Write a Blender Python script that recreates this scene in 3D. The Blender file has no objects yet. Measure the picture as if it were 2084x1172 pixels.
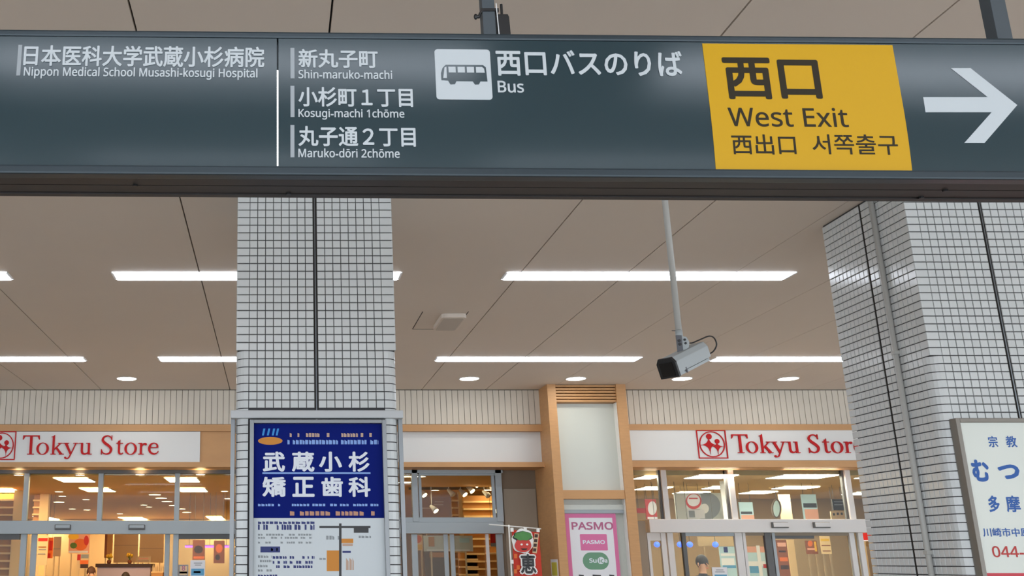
import bpy, bmesh, math, random
from mathutils import Vector, Matrix
random.seed(7)
SC = bpy.context.scene
COL = SC.collection
# ---------------------------------------------------------------- camera
F, CX, CY = 2068.0, 560.0, 586.0
TH = math.atan((1145.0 - CY) / F)
CT, ST = math.cos(TH), math.sin(TH)
EYE = 1.6
cd = bpy.data.cameras.new('camera'); cam = bpy.data.objects.new('camera', cd); COL.objects.link(cam)
cam.location = (0, 0, EYE); cam.rotation_euler = (math.pi / 2 + TH, 0, 0)
cd.sensor_fit = 'HORIZONTAL'; cd.sensor_width = 36.0; cd.lens = F / 2084.0 * 36.0
cd.shift_x = (1042.0 - CX) / 2084.0; cd.shift_y = 0.0
cd.clip_start = 0.05; cd.clip_end = 200
SC.camera = cam
# ---------------------------------------------------------------- world and exposure
w = bpy.data.worlds.new('world'); SC.world = w; w.use_nodes = True
bg = w.node_tree.nodes['Background']; bg.inputs[0].default_value = (0.82, 0.91, 1.0, 1); bg.inputs[1].default_value = 3.0
vs = SC.view_settings; vs.view_transform = 'Standard'; vs.look = 'None'; vs.gamma = 1.0
vs.use_curve_mapping = False; vs.exposure = 0.2
SC.display_settings.display_device = 'sRGB'

# ---------------------------------------------------------------- projection helpers (design time: photo measure -> metres)
def ray(u, v):
    xc = (u - CX) / F; yc = -(v - CY) / F
    return xc, CT - yc * ST, ST + yc * CT
def onY(u, v, Y):
    x, y, z = ray(u, v); t = Y / y
    return x * t, EYE + z * t
def onZ(u, v, Z):
    x, y, z = ray(u, v); t = (Z - EYE) / z
    return x * t, y * t
def proj(X, Y, Z):
    z = Z - EYE; d = Y * CT + z * ST
    return CX + F * X / d, CY - F * (z * CT - Y * ST) / d

# ---------------------------------------------------------------- materials
MATS = {}
def lin(c):
    def f(x):
        x /= 255.0
        return x / 12.92 if x <= 0.04045 else ((x + 0.055) / 1.055) ** 2.4
    return (f(c[0]), f(c[1]), f(c[2]), 1)
def mat(name, c, rough=0.5, metal=0.0, emit=0.0, ecol=None, var=0.0, scale=8.0, bump=0.0, spec=0.5, rnd=0.0, stretch=None):
    if name in MATS: return MATS[name]
    m = bpy.data.materials.new(name); m.use_nodes = True
    nt = m.node_tree; b = nt.nodes['Principled BSDF']
    b.inputs['Base Color'].default_value = lin(c); b.inputs['Roughness'].default_value = rough
    b.inputs['Metallic'].default_value = metal; b.inputs['Specular IOR Level'].default_value = spec
    if emit:
        b.inputs['Emission Color'].default_value = lin(ecol or c); b.inputs['Emission Strength'].default_value = emit
    if var or bump:
        tc = nt.nodes.new('ShaderNodeTexCoord'); n = nt.nodes.new('ShaderNodeTexNoise')
        n.inputs['Scale'].default_value = scale; n.inputs['Detail'].default_value = 4
        src = tc.outputs['Object']
        if stretch:
            mp = nt.nodes.new('ShaderNodeMapping'); mp.inputs['Scale'].default_value = stretch
            nt.links.new(src, mp.inputs[0]); src = mp.outputs[0]
        nt.links.new(src, n.inputs['Vector'])
        if var:
            hs = nt.nodes.new('ShaderNodeHueSaturation'); hs.inputs['Color'].default_value = lin(c)
            mr = nt.nodes.new('ShaderNodeMapRange'); mr.inputs['To Min'].default_value = 1 - var; mr.inputs['To Max'].default_value = 1 + var
            mr.inputs['From Min'].default_value = 0.3; mr.inputs['From Max'].default_value = 0.7
            nt.links.new(n.outputs['Fac'], mr.inputs['Value']); nt.links.new(mr.outputs[0], hs.inputs['Value'])
            nt.links.new(hs.outputs[0], b.inputs['Base Color'])
        if bump:
            bp = nt.nodes.new('ShaderNodeBump'); bp.inputs['Strength'].default_value = bump; bp.inputs['Distance'].default_value = 0.002
            nt.links.new(n.outputs['Fac'], bp.inputs['Height']); nt.links.new(bp.outputs[0], b.inputs['Normal'])
    if rnd:
        oi = nt.nodes.new('ShaderNodeObjectInfo'); hs = nt.nodes.new('ShaderNodeHueSaturation'); hs.inputs['Color'].default_value = lin(c)
        mr = nt.nodes.new('ShaderNodeMapRange'); mr.inputs['To Min'].default_value = 1 - rnd; mr.inputs['To Max'].default_value = 1 + rnd
        nt.links.new(oi.outputs['Random'], mr.inputs['Value']); nt.links.new(mr.outputs[0], hs.inputs['Value'])
        nt.links.new(hs.outputs[0], b.inputs['Base Color'])
    MATS[name] = m
    return m
def glass_mat(name, tint=(235, 240, 240), refl=0.08):
    m = bpy.data.materials.new(name); m.use_nodes = True; nt = m.node_tree
    nt.nodes.remove(nt.nodes['Principled BSDF'])
    out = nt.nodes['Material Output']
    t = nt.nodes.new('ShaderNodeBsdfTransparent'); t.inputs[0].default_value = lin(tint)
    g = nt.nodes.new('ShaderNodeBsdfGlossy'); g.inputs['Roughness'].default_value = 0.02
    fr = nt.nodes.new('ShaderNodeFresnel'); fr.inputs[0].default_value = 1.26
    mx = nt.nodes.new('ShaderNodeMixShader')
    nt.links.new(fr.outputs[0], mx.inputs[0]); nt.links.new(t.outputs[0], mx.inputs[1]); nt.links.new(g.outputs[0], mx.inputs[2])
    nt.links.new(mx.outputs[0], out.inputs[0])
    MATS[name] = m
    return m
GLASS = glass_mat('glass')

# ---------------------------------------------------------------- mesh helpers
ORG = {}
def ident(p): return p
class MB:
    def __init__(s): s.v = []; s.f = []
    def add(s, vs_, fs_):
        o = len(s.v); s.v += [tuple(p) for p in vs_]; s.f += [tuple(i + o for i in f) for f in fs_]; return s
    def box(s, x0, x1, y0, y1, z0, z1):
        x0, x1 = min(x0, x1), max(x0, x1); y0, y1 = min(y0, y1), max(y0, y1); z0, z1 = min(z0, z1), max(z0, z1)
        return s.add([(x0,y0,z0),(x1,y0,z0),(x1,y1,z0),(x0,y1,z0),(x0,y0,z1),(x1,y0,z1),(x1,y1,z1),(x0,y1,z1)],
                     [(0,3,2,1),(4,5,6,7),(0,1,5,4),(1,2,6,5),(2,3,7,6),(3,0,4,7)])
    def slabY(s, poly, y0, y1):      # polygon in (x,z), counter-clockwise seen from -y, extruded y0 (front) .. y1 (back)
        a = sum(poly[i][0]*poly[(i+1)%len(poly)][1]-poly[(i+1)%len(poly)][0]*poly[i][1] for i in range(len(poly)))
        if a < 0: poly = poly[::-1]
        n = len(poly)
        vs_ = [(p[0], y0, p[1]) for p in poly] + [(p[0], y1, p[1]) for p in poly]
        fs_ = [tuple(range(n)), tuple(range(2*n-1, n-1, -1))] + [(i, i+n, (i+1) % n + n, (i+1) % n) for i in range(n)]
        return s.add(vs_, fs_)
    def slabZ(s, poly, z0, z1):      # polygon in (x,y)
        a = sum(poly[i][0]*poly[(i+1)%len(poly)][1]-poly[(i+1)%len(poly)][0]*poly[i][1] for i in range(len(poly)))
        if a < 0: poly = poly[::-1]
        n = len(poly)
        vs_ = [(p[0], p[1], z0) for p in poly] + [(p[0], p[1], z1) for p in poly]
        fs_ = [tuple(range(n-1, -1, -1)), tuple(range(n, 2*n))] + [(i, (i+1) % n, (i+1) % n + n, i+n) for i in range(n)]
        return s.add(vs_, fs_)
    def tube(s, pts, r, n=10, cap=True):
        pts = [Vector(p) for p in pts]; rs = r if isinstance(r, (list, tuple)) else [r]*len(pts)
        rings = []; up = None
        for i, p in enumerate(pts):
            d = (pts[min(i+1, len(pts)-1)] - pts[max(i-1, 0)]).normalized()
            if up is None: up = Vector((0,0,1)) if abs(d.z) < 0.9 else Vector((1,0,0))
            a = d.cross(up)
            if a.length < 1e-5: a = d.cross(Vector((0,1,0)))
            a.normalize(); b = a.cross(d).normalized(); up = b
            rings.append([p + a*math.cos(2*math.pi*k/n)*rs[i] + b*math.sin(2*math.pi*k/n)*rs[i] for k in range(n)])
        vs_ = [q for rg in rings for q in rg]; fs_ = []
        for i in range(len(pts)-1):
            for k in range(n):
                fs_.append((i*n+k, i*n+(k+1) % n, (i+1)*n+(k+1) % n, (i+1)*n+k))
        if cap: fs_ += [tuple(range(n-1, -1, -1)), tuple(range((len(pts)-1)*n, len(pts)*n))]
        return s.add(vs_, fs_)
    def ball(s, c, rx, ry, rz, n=12, m=8):
        vs_ = []; fs_ = []
        for j in range(m+1):
            a = math.pi*j/m
            for k in range(n):
                b = 2*math.pi*k/n
                vs_.append((c[0]+rx*math.sin(a)*math.cos(b), c[1]+ry*math.sin(a)*math.sin(b), c[2]+rz*math.cos(a)))
        for j in range(m):
            for k in range(n):
                fs_.append((j*n+k, (j+1)*n+k, (j+1)*n+(k+1) % n, j*n+(k+1) % n))
        return s.add(vs_, fs_)
    def build(s, name, m, parent=None, xf=None, smooth=False, bevel=0.0, label=None, cat=None, group=None, kind=None):
        vs_ = [Vector(xf(p)) for p in s.v] if xf else [Vector(p) for p in s.v]
        return mesh_obj(name, vs_, s.f, m, parent, smooth, bevel, label, cat, group, kind)
def mesh_obj(name, vs_, fs_, m, parent=None, smooth=False, bevel=0.0, label=None, cat=None, group=None, kind=None):
    lo = [min(p[i] for p in vs_) for i in range(3)]; hi = [max(p[i] for p in vs_) for i in range(3)]
    org = Vector(((lo[0]+hi[0])/2, (lo[1]+hi[1])/2, lo[2]))
    me = bpy.data.meshes.new(name); me.from_pydata([tuple(p-org) for p in vs_], [], fs_); me.update()
    if bevel:
        bm = bmesh.new(); bm.from_mesh(me); bmesh.ops.remove_doubles(bm, verts=bm.verts, dist=1e-5)
        bmesh.ops.bevel(bm, geom=list(bm.edges), offset=bevel, segments=2, affect='EDGES', profile=0.6, clamp_overlap=True)
        bm.to_mesh(me); bm.free()
    if smooth:
        for p in me.polygons: p.use_smooth = True
    me.materials.append(MATS[m] if isinstance(m, str) else m)
    return link(name, me, org, parent, label, cat, group, kind)
def link(name, me, org, parent=None, label=None, cat=None, group=None, kind=None):
    o = bpy.data.objects.new(name, me); COL.objects.link(o)
    ORG[o.name] = Vector(org)
    if parent:
        o.parent = parent; o.location = Vector(org) - ORG[parent.name]
    else: o.location = org
    tag(o, label, cat, group, kind)
    return o
def tag(o, label=None, cat=None, group=None, kind=None):
    if label: o['label'] = label
    if cat: o['category'] = cat
    if group: o['group'] = group
    if kind: o['kind'] = kind
    return o
def thing(name, loc, label=None, cat=None, group=None, kind=None):
    return link(name, None, Vector(loc), None, label, cat, group, kind)

# ---------------------------------------------------------------- lettering
def sans(s):                     # plain sans-serif Latin
    o = ''
    for c in s:
        if 'A' <= c <= 'Z': o += chr(0x1D5A0+ord(c)-65)
        elif 'a' <= c <= 'z': o += chr(0x1D5BA+ord(c)-97)
        elif '0' <= c <= '9': o += chr(0x1D7E2+ord(c)-48)
        else: o += c
    return o
def serif(s):
    return ''.join(chr(0x1D400+ord(c)-65) if 'A' <= c <= 'Z' else chr(0x1D41A+ord(c)-97) if 'a' <= c <= 'z' else c for c in s)
def text_polys(txt, bold=0.0):
    cu = bpy.data.curves.new('t', 'FONT'); cu.body = txt; cu.size = 1.0; cu.offset = min(bold, 0.0); cu.resolution_u = 3
    cu.fill_mode = 'FRONT'
    o = bpy.data.objects.new('t', cu); COL.objects.link(o)
    dg = bpy.context.evaluated_depsgraph_get(); dg.update()
    me = bpy.data.meshes.new_from_object(o.evaluated_get(dg))
    vs_ = [(v.co.x, v.co.y) for v in me.vertices]; fs_ = [tuple(p.vertices) for p in me.polygons]
    bpy.data.objects.remove(o); bpy.data.curves.remove(cu); bpy.data.meshes.remove(me)
    return vs_, fs_
def lettering(txt, x0, x1, z0, z1, y, m, parent, bold=0.0, xf=None, thick=0.0, name='lettering', keep=False, label=None):
    """flat letters filling the rectangle x0..x1, z0..z1 at depth y (facing -y)"""
    vs_, fs_ = text_polys(txt, bold)
    ax = min(p[0] for p in vs_); bx = max(p[0] for p in vs_); az = min(p[1] for p in vs_); bz = max(p[1] for p in vs_)
    lift = []
    if bold > 0:                                   # heavier weight: outline spread in eight directions
        base_v, base_f = vs_, fs_; vs_, fs_ = [], []
        for k in range(8):
            ox, oz = bold*math.cos(k*math.pi/4), bold*math.sin(k*math.pi/4); o = len(vs_); lift += [k*6e-5]*len(base_v)
            vs_ += [(p[0]+ox, p[1]+oz) for p in base_v]; fs_ += [tuple(i+o for i in f) for f in base_f]
        ax -= bold; bx += bold; az -= bold; bz += bold
    sx = (x1-x0)/(bx-ax); sz = (z1-z0)/(bz-az)
    pts = [(x0+(p[0]-ax)*sx, z0+(p[1]-az)*sz) for p in vs_]
    vv = [(p[0], y-(lift[i] if lift else 0.0), p[1]) for i, p in enumerate(pts)]; ff = []
    for f in fs_:
        a, b, c = (Vector((pts[f[i]][0], 0, pts[f[i]][1])) for i in range(3))
        ff.append(f if (b-a).cross(c-a).y < 0 else f[::-1])
    if thick:
        bm = bmesh.new(); bv = [bm.verts.new(p) for p in vv]
        for f in ff:
            try: bm.faces.new([bv[i] for i in f])
            except ValueError: pass
        r = bmesh.ops.extrude_face_region(bm, geom=list(bm.faces))
        for e in r['geom']:
            if isinstance(e, bmesh.types.BMVert): e.co.y -= thick
        bm.verts.index_update()
        vv = [tuple(v.co) for v in bm.verts]; ff = [tuple(v.index for v in f.verts) for f in bm.faces]; bm.free()
    if xf: vv = [xf(p) for p in vv]
    return mesh_obj(name, [Vector(p) for p in vv], ff, m, parent, label=label)
def cat_rom(pts, n=6):
    P = [pts[0]] + list(pts) + [pts[-1]]; out = []
    for i in range(1, len(P)-2):
        for k in range(n):
            t = k/n
            out.append(tuple(0.5*((2*P[i][j]) + (-P[i-1][j]+P[i+1][j])*t + (2*P[i-1][j]-5*P[i][j]+4*P[i+1][j]-P[i+2][j])*t*t + (-P[i-1][j]+3*P[i][j]-3*P[i+1][j]+P[i+2][j])*t**3) for j in range(len(P[i]))))
    out.append(tuple(pts[-1])); return out
def stroke(mb, pts, y0, y1, tf, n=6):
    """tapering brush stroke: pts (x, z, width) in glyph units; tf maps glyph units to x, z"""
    p = cat_rom(pts, n) if n > 1 else pts
    L, R = [], []
    for i in range(len(p)):
        a = p[max(i-1, 0)]; b = p[min(i+1, len(p)-1)]
        dx, dz = b[0]-a[0], b[1]-a[1]; l = math.hypot(dx, dz) or 1
        nx, nz = -dz/l*p[i][2]/2, dx/l*p[i][2]/2
        L.append(tf(p[i][0]+nx, p[i][1]+nz)); R.append(tf(p[i][0]-nx, p[i][1]-nz))
    for i in range(len(p)-1):
        mb.slabY([L[i], R[i], R[i+1], L[i+1]], y0, y1)
def ellipse(cx, cz, rx, rz, n=24, a0=0, a1=360):
    return [(cx+rx*math.cos(math.radians(a0+(a1-a0)*k/n)), cz+rz*math.sin(math.radians(a0+(a1-a0)*k/n))) for k in range(n if a1-a0 == 360 else n+1)]
def ring(mb, cx, cz, rx, rz, ix, iz, y0, y1, tf, n=28):
    o = ellipse(cx, cz, rx, rz, n); i_ = ellipse(cx, cz, ix, iz, n)
    for k in range(n):
        mb.slabY([tf(*o[k]), tf(*o[(k+1) % n]), tf(*i_[(k+1) % n]), tf(*i_[k])], y0, y1)
def rrect(x0, x1, z0, z1, r, n=5):
    p = []
    for cx, cz, a in ((x1-r, z1-r, 0), (x0+r, z1-r, 90), (x0+r, z0+r, 180), (x1-r, z0+r, 270)):
        for k in range(n+1):
            t = math.radians(a+90*k/n); p.append((cx+r*math.cos(t), cz+r*math.sin(t)))
    return p
# ================================================================ materials in use
HC = EYE + 2.375                       # concourse ceiling height
YS = 14.33                             # shop front plane
mat('ceiling_panel', (222, 210, 198), 0.7, var=0.015, scale=0.8)
mat('joint_dark', (40, 36, 33), 0.9)
mat('floor_stone', (190, 182, 172), 0.5, var=0.05, scale=3)
mat('sign_panel', (36, 56, 63), 0.17, spec=0.45)
mat('sign_frame', (44, 56, 63), 0.34, metal=0.25)
mat('sign_under', (54, 50, 50), 0.5)
mat('print_white', (188, 195, 199), 0.45, spec=0.3)
mat('print_grey', (150, 157, 162), 0.4)
mat('print_yellow', (198, 152, 0), 0.45, spec=0.3)
mat('print_dark', (48, 42, 30), 0.6, spec=0.2)
mat('light_gap', (255, 255, 255), 0.5, emit=3.0)
mat('steel_grey', (70, 78, 84), 0.5, metal=0.1)
mat('steel_light', (142, 148, 152), 0.4, metal=0.2)
mat('black_plastic', (22, 22, 24), 0.4)
mat('cable_white', (225, 225, 225), 0.5)
mat('tile_glaze', (212, 215, 215), 0.16, rnd=0.035, spec=0.55)
mat('tile_glaze_flat', (212, 215, 215), 0.16, spec=0.55)
mat('grout', (64, 64, 66), 0.9, var=0.1, scale=12)
mat('metal_strip', (120, 124, 128), 0.3, metal=0.8)
mat('cap_paint', (196, 198, 200), 0.45)
mat('alu_frame', (138, 140, 142), 0.35, metal=0.5)
mat('pipe_paint', (184, 184, 180), 0.45)
mat('lamp_tube', (250, 252, 255), 0.4, emit=9.0, ecol=(236, 243, 255))
mat('lamp_white', (235, 235, 235), 0.5)
mat('lamp_warm', (255, 250, 240), 0.4, emit=30.0, ecol=(255, 250, 240))

# ================================================================ floor and ceiling
XL, XR, YB = -34.0, 19.0, -8.0
MB().box(XL, XR, YB, YS+0.2, -0.1, 0).build('floor', 'floor_stone', kind='structure', label='concourse floor of pale stone')
MB().box(XL, XR, YB, YS+20, -0.2, -0.1).build('floor', 'joint_dark', kind='structure', label='floor slab beneath the station')
ceil = thing('ceiling', (2, 5, HC), kind='structure', label='beige ceiling of long panels with dark joints over the concourse')
MB().box(XL, XR, YB, YS+0.3, HC+0.02, HC+0.12).build('ceiling_backing', 'joint_dark', ceil)
# joints read along the far edge of the ceiling, converging lines
jx = [onZ(u, 793, HC)[0] for u in (-195, -60, 72, 206, 468, 596, 858, 988, 1118, 1250, 1372, 1510, 1640, 1770)]
xs = [XL] + jx + [XR]
for i in range(len(xs)-1):
    fine = lambda k: 0.0022 if k in (1, 2, 9, 10, 11, 12, 13, 14) else 0.005
    MB().box(xs[i]+fine(i), xs[i+1]-fine(i+1), YB, YS-0.012, HC, HC+0.02).build('ceiling_panel', 'ceiling_panel', ceil)
MB().box(XL, XR, YS-0.012, YS+0.02, HC+0.01, HC+0.03).build('edge_channel', 'joint_dark', ceil)

# ================================================================ ceiling lights
def batten(xc, yc, label, L=2.47):
    t = thing('ceiling_light', (xc, yc, HC), label, 'ceiling light', 'white fluorescent battens under the concourse ceiling')
    W, w2, h = 0.118, 0.095, 0.016
    b = MB()
    poly = [(yc-W, HC), (yc+W, HC), (yc+w2, HC-h*0.45), (yc-w2, HC-h*0.45)]
    vs_ = [(xc-L/2, p[0], p[1]) for p in poly] + [(xc+L/2, p[0], p[1]) for p in poly]
    b.add(vs_, [(3,2,1,0), (4,5,6,7), (0,1,5,4), (1,2,6,5), (2,3,7,6), (3,0,4,7)])
    b.build('housing', 'lamp_white', t)
    d = MB()
    poly = [(yc-W*0.98, HC-0.003), (yc-w2, HC-h), (yc+w2, HC-h), (yc+W*0.98, HC-0.003)]
    e = 0.04
    vs_ = [(xc-L/2+0.01, poly[0][0], poly[0][1]), (xc-L/2+e, poly[1][0], poly[1][1]), (xc-L/2+e, poly[2][0], poly[2][1]), (xc-L/2+0.01, poly[3][0], poly[3][1]),
           (xc+L/2-0.01, poly[0][0], poly[0][1]), (xc+L/2-e, poly[1][0], poly[1][1]), (xc+L/2-e, poly[2][0], poly[2][1]), (xc+L/2-0.01, poly[3][0], poly[3][1])]
    d.add(vs_, [(3,2,1,0), (4,5,6,7), (0,1,5,4), (1,2,6,5), (2,3,7,6), (3,0,4,7)])
    d.build('diffuser', 'lamp_tube', t)
YA, YBR = 8.38, 12.06
x1a = (onZ(228, 561, HC)[0] + onZ(818, 561, HC)[0]) / 2
x2a = (onZ(1023, 561, HC)[0] + onZ(1610, 561, HC)[0]) / 2
pit = x2a - x1a
names_a = {-1: 'fluorescent batten cut by the left picture edge, nearer row', 0: 'fluorescent batten passing behind the poster pillar, nearer row',
           1: 'full fluorescent batten right of the poster pillar crossed by the camera pole'}
for k in (-1, 0, 1): batten(x1a + k*pit, YA, names_a[k])
x1b = (onZ(322, 730, HC)[0] + onZ(322+416, 730, HC)[0]) / 2
names_b = {-1: 'fluorescent batten at the left picture edge, row nearest the shops', 0: 'fluorescent batten passing behind the poster pillar, row nearest the shops',
           1: 'full fluorescent batten left of the surveillance camera, row nearest the shops', 2: 'fluorescent batten between surveillance camera and right pillar, row nearest the shops'}
for k in (-1, 0, 1, 2): batten(x1b + k*pit, YBR, names_b[k])
for yy, nm in ((1.03, 'fluorescent batten overhead in the row in front of the hanging sign'), (-2.65, 'fluorescent batten in the row behind the viewer'), (-6.3, 'fluorescent batten in the rearmost row behind the viewer')):
    for k, sd_n in ((-1, 'left end'), (0, 'middle'), (1, 'right end')): batten(x1a + k*pit, yy, nm+', '+sd_n)
def disc(name, x, y, z, r, m, label, group, rim=None, cat='downlight', ring_w=0.012):
    t = thing(name, (x, y, z), label, cat, group)
    n = 24
    b = MB(); P = lambda rr, zz: [(x+rr*math.cos(2*math.pi*k/n), y+rr*math.sin(2*math.pi*k/n), zz) for k in range(n)]
    vs_ = P(r+ring_w, z) + P(r+ring_w, z-0.008) + P(r, z-0.008) + P(r, z-0.002)
    fs_ = [(j*n+(k+1) % n, j*n+k, (j+1)*n+k, (j+1)*n+(k+1) % n) for j in range(3) for k in range(n)]
    b.add(vs_, fs_).build('rim', rim or 'lamp_white', t)
    MB().add(P(r, z-0.003), [tuple(range(n-1, -1, -1))]).build('lens', m, t)
    return t
dl = [(258, 'round downlight above the left shop sign'), (955, 'round downlight just right of the poster pillar'), (1172, 'round downlight above the wood-clad column'),
      (1388, 'round downlight directly below the surveillance camera'), (1604, 'round downlight nearest the right pillar')]
for u, lb in dl:
    x, y = onZ(u, 770, HC); disc('downlight', x, y, HC, 0.125, 'lamp_warm', lb, 'downlights along the shop front')
# emergency light on an access panel
x0, y0 = onZ(840, 670, HC); x1, y1 = onZ(925, 670, HC); _, yb2 = onZ(900, 634, HC)
t = thing('emergency_light', ((x0+x1)/2, (y0+yb2)/2, HC), 'small square emergency light on a ceiling hatch between the battens', 'emergency light')
mat('hatch_paint', (198, 188, 178), 0.7)
xm = (x0+x1)/2
for a, b_, c_, d_ in ((x0-0.008, x0, y0-0.008, yb2), (x1, x1+0.008, y0-0.008, yb2), (x0, x1, y0-0.008, y0)):
    MB().box(a, b_, c_, d_, HC-0.0015, HC+0.001).build('hatch_gap', 'joint_dark', t)
lx0_, lx1_ = xm-0.03, xm+0.22; ly0_, ly1_ = yb2+0.06, y0-0.12
MB().slabZ(rrect(lx0_, lx1_, ly0_, ly1_, 0.05), HC-0.045, HC).build('lamp_cover', 'ceiling_panel', t, bevel=0.01)
MB().slabZ(rrect(lx0_+0.025, lx1_-0.025, ly0_+0.025, ly1_-0.025, 0.03), HC-0.048, HC-0.044).build('lens', 'hatch_paint', t)

# ================================================================ hanging sign
DS, PHI = 2.8, math.radians(1.0)
S0 = onY(1042, 220, DS)[0]
cph, sph = math.cos(PHI), math.sin(PHI)
def sxf(p):                       # sign coordinates (s, depth behind face, z) -> world
    s, d, z = p
    return (S0 + s*cph - d*sph, DS + s*sph + d*cph, z)
def S(u, v):
    x, y, z = ray(u, v)
    # (x t - S0, y t - DS) . normal = 0 ; normal = (-sph, cph)
    t = (-S0*sph + DS*cph) / (-x*sph + y*cph)
    return (x*t - S0)*cph + (y*t - DS)*sph, EYE + z*t
zt = S(1042, 73)[1]; zpt = S(1042, 86)[1]; zpb = S(1042, 344)[1]; zb = S(1042, 362)[1]
sl, sr = S(-330, 220)[0], S(2330, 220)[0]
ybk = DS
x, y, z = ray(1042, 405); dbk = (zb-EYE)/z*y - DS      # depth of the rear lower edge
sign = thing('hanging_sign', sxf(((sl+sr)/2, dbk/2, zb)), 'long dark grey overhead wayfinding sign with white lettering and yellow exit panel', 'sign')
def sb(name, m, s0, s1, d0, d1, z0, z1, bevel=0.0, parent=None):
    return MB().box(s0, s1, d0, d1, z0, z1).build(name, m, parent or sign, xf=sxf, bevel=bevel)
fr = 0.0
sb('casing', 'sign_frame', sl, sr, 0.012, dbk, zb+0.012, zt-0.01, 0.004)
sb('top_rail', 'sign_frame', sl, sr, -0.014, 0.03, zpt, zt, 0.006)
sb('bottom_rail', 'sign_frame', sl, sr, -0.014, 0.03, zb, zpb, 0.006)
sb('underside_strip', 'sign_under', sl, sr, 0.034, 0.034+(dbk-0.034)*0.36, zb+0.004, zb+0.014)
sb('underside_strip', 'sign_under', sl, sr, 0.034+(dbk-0.034)*0.40, 0.034+(dbk-0.034)*0.80, zb+0.004, zb+0.014)
sb('underside_strip', 'sign_under', sl, sr, 0.034+(dbk-0.034)*0.85, dbk, zb, zb+0.014)
for u, dd in ((604, .78), (1917, .78), (290, .36), (1940, .36)):
    s_ = S(u, 388)[0]; c = sxf((s_*1.03, 0.034+(dbk-0.034)*dd, zb+0.004)); 
    MB().tube([(c[0], c[1], c[2]-0.006), (c[0], c[1], c[2]+0.004)], 0.008, 10).build('screw', 'black_plastic', sign)
sd = S(565, 220)[0]
def curved_panel(s0, s1):
    # acrylic face, very slightly bowed outwards
    n = 24; mb = MB(); vs_ = []
    for k in range(n+1):
        z_ = zpb + (zpt-zpb)*k/n
        vs_ += [(s0, bow(z_), z_), (s1, bow(z_), z_)]
    mb.add(vs_, [(2*k, 2*k+1, 2*k+3, 2*k+2) for k in range(n)])
    mb.add([(s0, 0.011, zpb), (s1, 0.011, zpb), (s1, 0.011, zpt), (s0, 0.011, zpt)], [(3, 2, 1, 0)])
    return mb.build('sign_face', 'sign_panel', sign, xf=sxf, smooth=True)
BOW = 0.010
def bow(z_):
    q = (z_-(zpb+zpt)/2)/((zpt-zpb)/2)
    return -BOW*(1-max(0.0, -q-0.0)**2)
curved_panel(sl+0.02, sd-0.0025); curved_panel(sd+0.0025, sr-0.02)
sb('light_gap', 'light_gap', sd-0.0019, sd+0.0019, 0.002, 0.010, S(565, 335)[1], S(565, 142)[1])
def lxf(p): return sxf((p[0], p[1]+bow(p[2]), p[2]))
def sgn(txt, u0, v0, u1, v1, m='print_white', bold=0.0):
    vm = (v0+v1)/2; s0, _ = S(u0, vm); s1, _ = S(u1, vm); um = (u0+u1)/2
    return lettering(sans(txt), s0, s1, S(um, v1)[1], S(um, v0)[1], -0.0015, m, sign, bold, xf=lxf)
def spoly(name, pts, m, d=-0.0012, parent=None):
    return MB().slabY([S(*p) for p in pts], d, d+0.0008).build(name, m, parent or sign, xf=lxf)
def srect(name, u0, v0, u1, v1, m, d=-0.0012):
    vm = (v0+v1)/2; um = (u0+u1)/2
    return MB().box(S(u0, vm)[0], S(u1, vm)[0], d, d+0.0008, S(um, v1)[1], S(um, v0)[1]).build(name, m, sign, xf=lxf)
for u0, v0, v1 in ((37, 95, 157), (591, 101, 163), (591, 178, 241), (591, 257, 321)):
    srect('marker_bar', u0, v0, u0+8, v1, 'print_grey')
sgn('日本医科大学武蔵小杉病院', 50, 97, 538, 140, bold=0.022)
sgn('Nippon Medical School Musashi-kosugi Hospital', 50, 141, 524, 165, bold=0.020)
sgn('新丸子町', 607, 104, 768, 142, bold=0.022); sgn('Shin-maruko-machi', 607, 146, 797, 164, bold=0.018)
sgn('小杉町１丁目', 607, 181, 839, 221, bold=0.022); sgn('Kosugi-machi 1chōme', 607, 225, 822, 247, bold=0.018)
sgn('丸子通２丁目', 607, 260, 845, 300, bold=0.022); sgn('Maruko-dōri 2chōme', 607, 304, 813, 322, bold=0.018)
sgn('西口バスのりば', 1008, 106, 1386, 159, bold=0.022); sgn('Bus', 1011, 168, 1064, 192, bold=0.020)
# bus pictogram
s0, z1 = S(890, 104); s0 = S(885, 155)[0]; s1 = S(998, 155)[0]; z0 = S(942, 206)[1]
pg = MB().slabY(rrect(s0, s1, z0, S(942, 104)[1], 0.010), -0.0012, -0.0004).build('bus_pictogram', 'print_white', sign, xf=lxf)
def bt(a, b): return (s0+(s1-s0)*a, z0+(S(942, 104)[1]-z0)*b)
bp_ = [(.10, .38), (.10, .52), (.13, .62), (.19, .685), (.86, .685), (.91, .64), (.925, .36), (.80, .36), (.77, .30), (.70, .295), (.66, .36), (.37, .36), (.34, .30), (.26, .295), (.22, .37)]
MB().slabY([bt(*p) for p in bp_], -0.0020, -0.0012).build('bus_silhouette', 'sign_panel', pg, xf=lxf)
for q in ([(.135, .42), (.20, .42), (.20, .645), (.165, .63)], [(.235, .53), (.365, .53), (.365, .645), (.235, .645)], [(.40, .53), (.53, .53), (.53, .645), (.40, .645)],
          [(.565, .53), (.695, .53), (.695, .645), (.565, .645)], [(.73, .53), (.885, .53), (.875, .61), (.84, .645), (.73, .645)]):
    MB().slabY([bt(*p) for p in q], -0.0028, -0.0020).build('bus_window', 'print_white', pg, xf=lxf)
ya, yz = S(1426, 92), S(1853, 343)
syl = S(1441, 217)[0]; syr = S(1833, 217)[0]
yb_ = MB(); zs_ = [zpb+0.0005+(zpt-0.005-zpb)*k/40 for k in range(41)]
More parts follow.
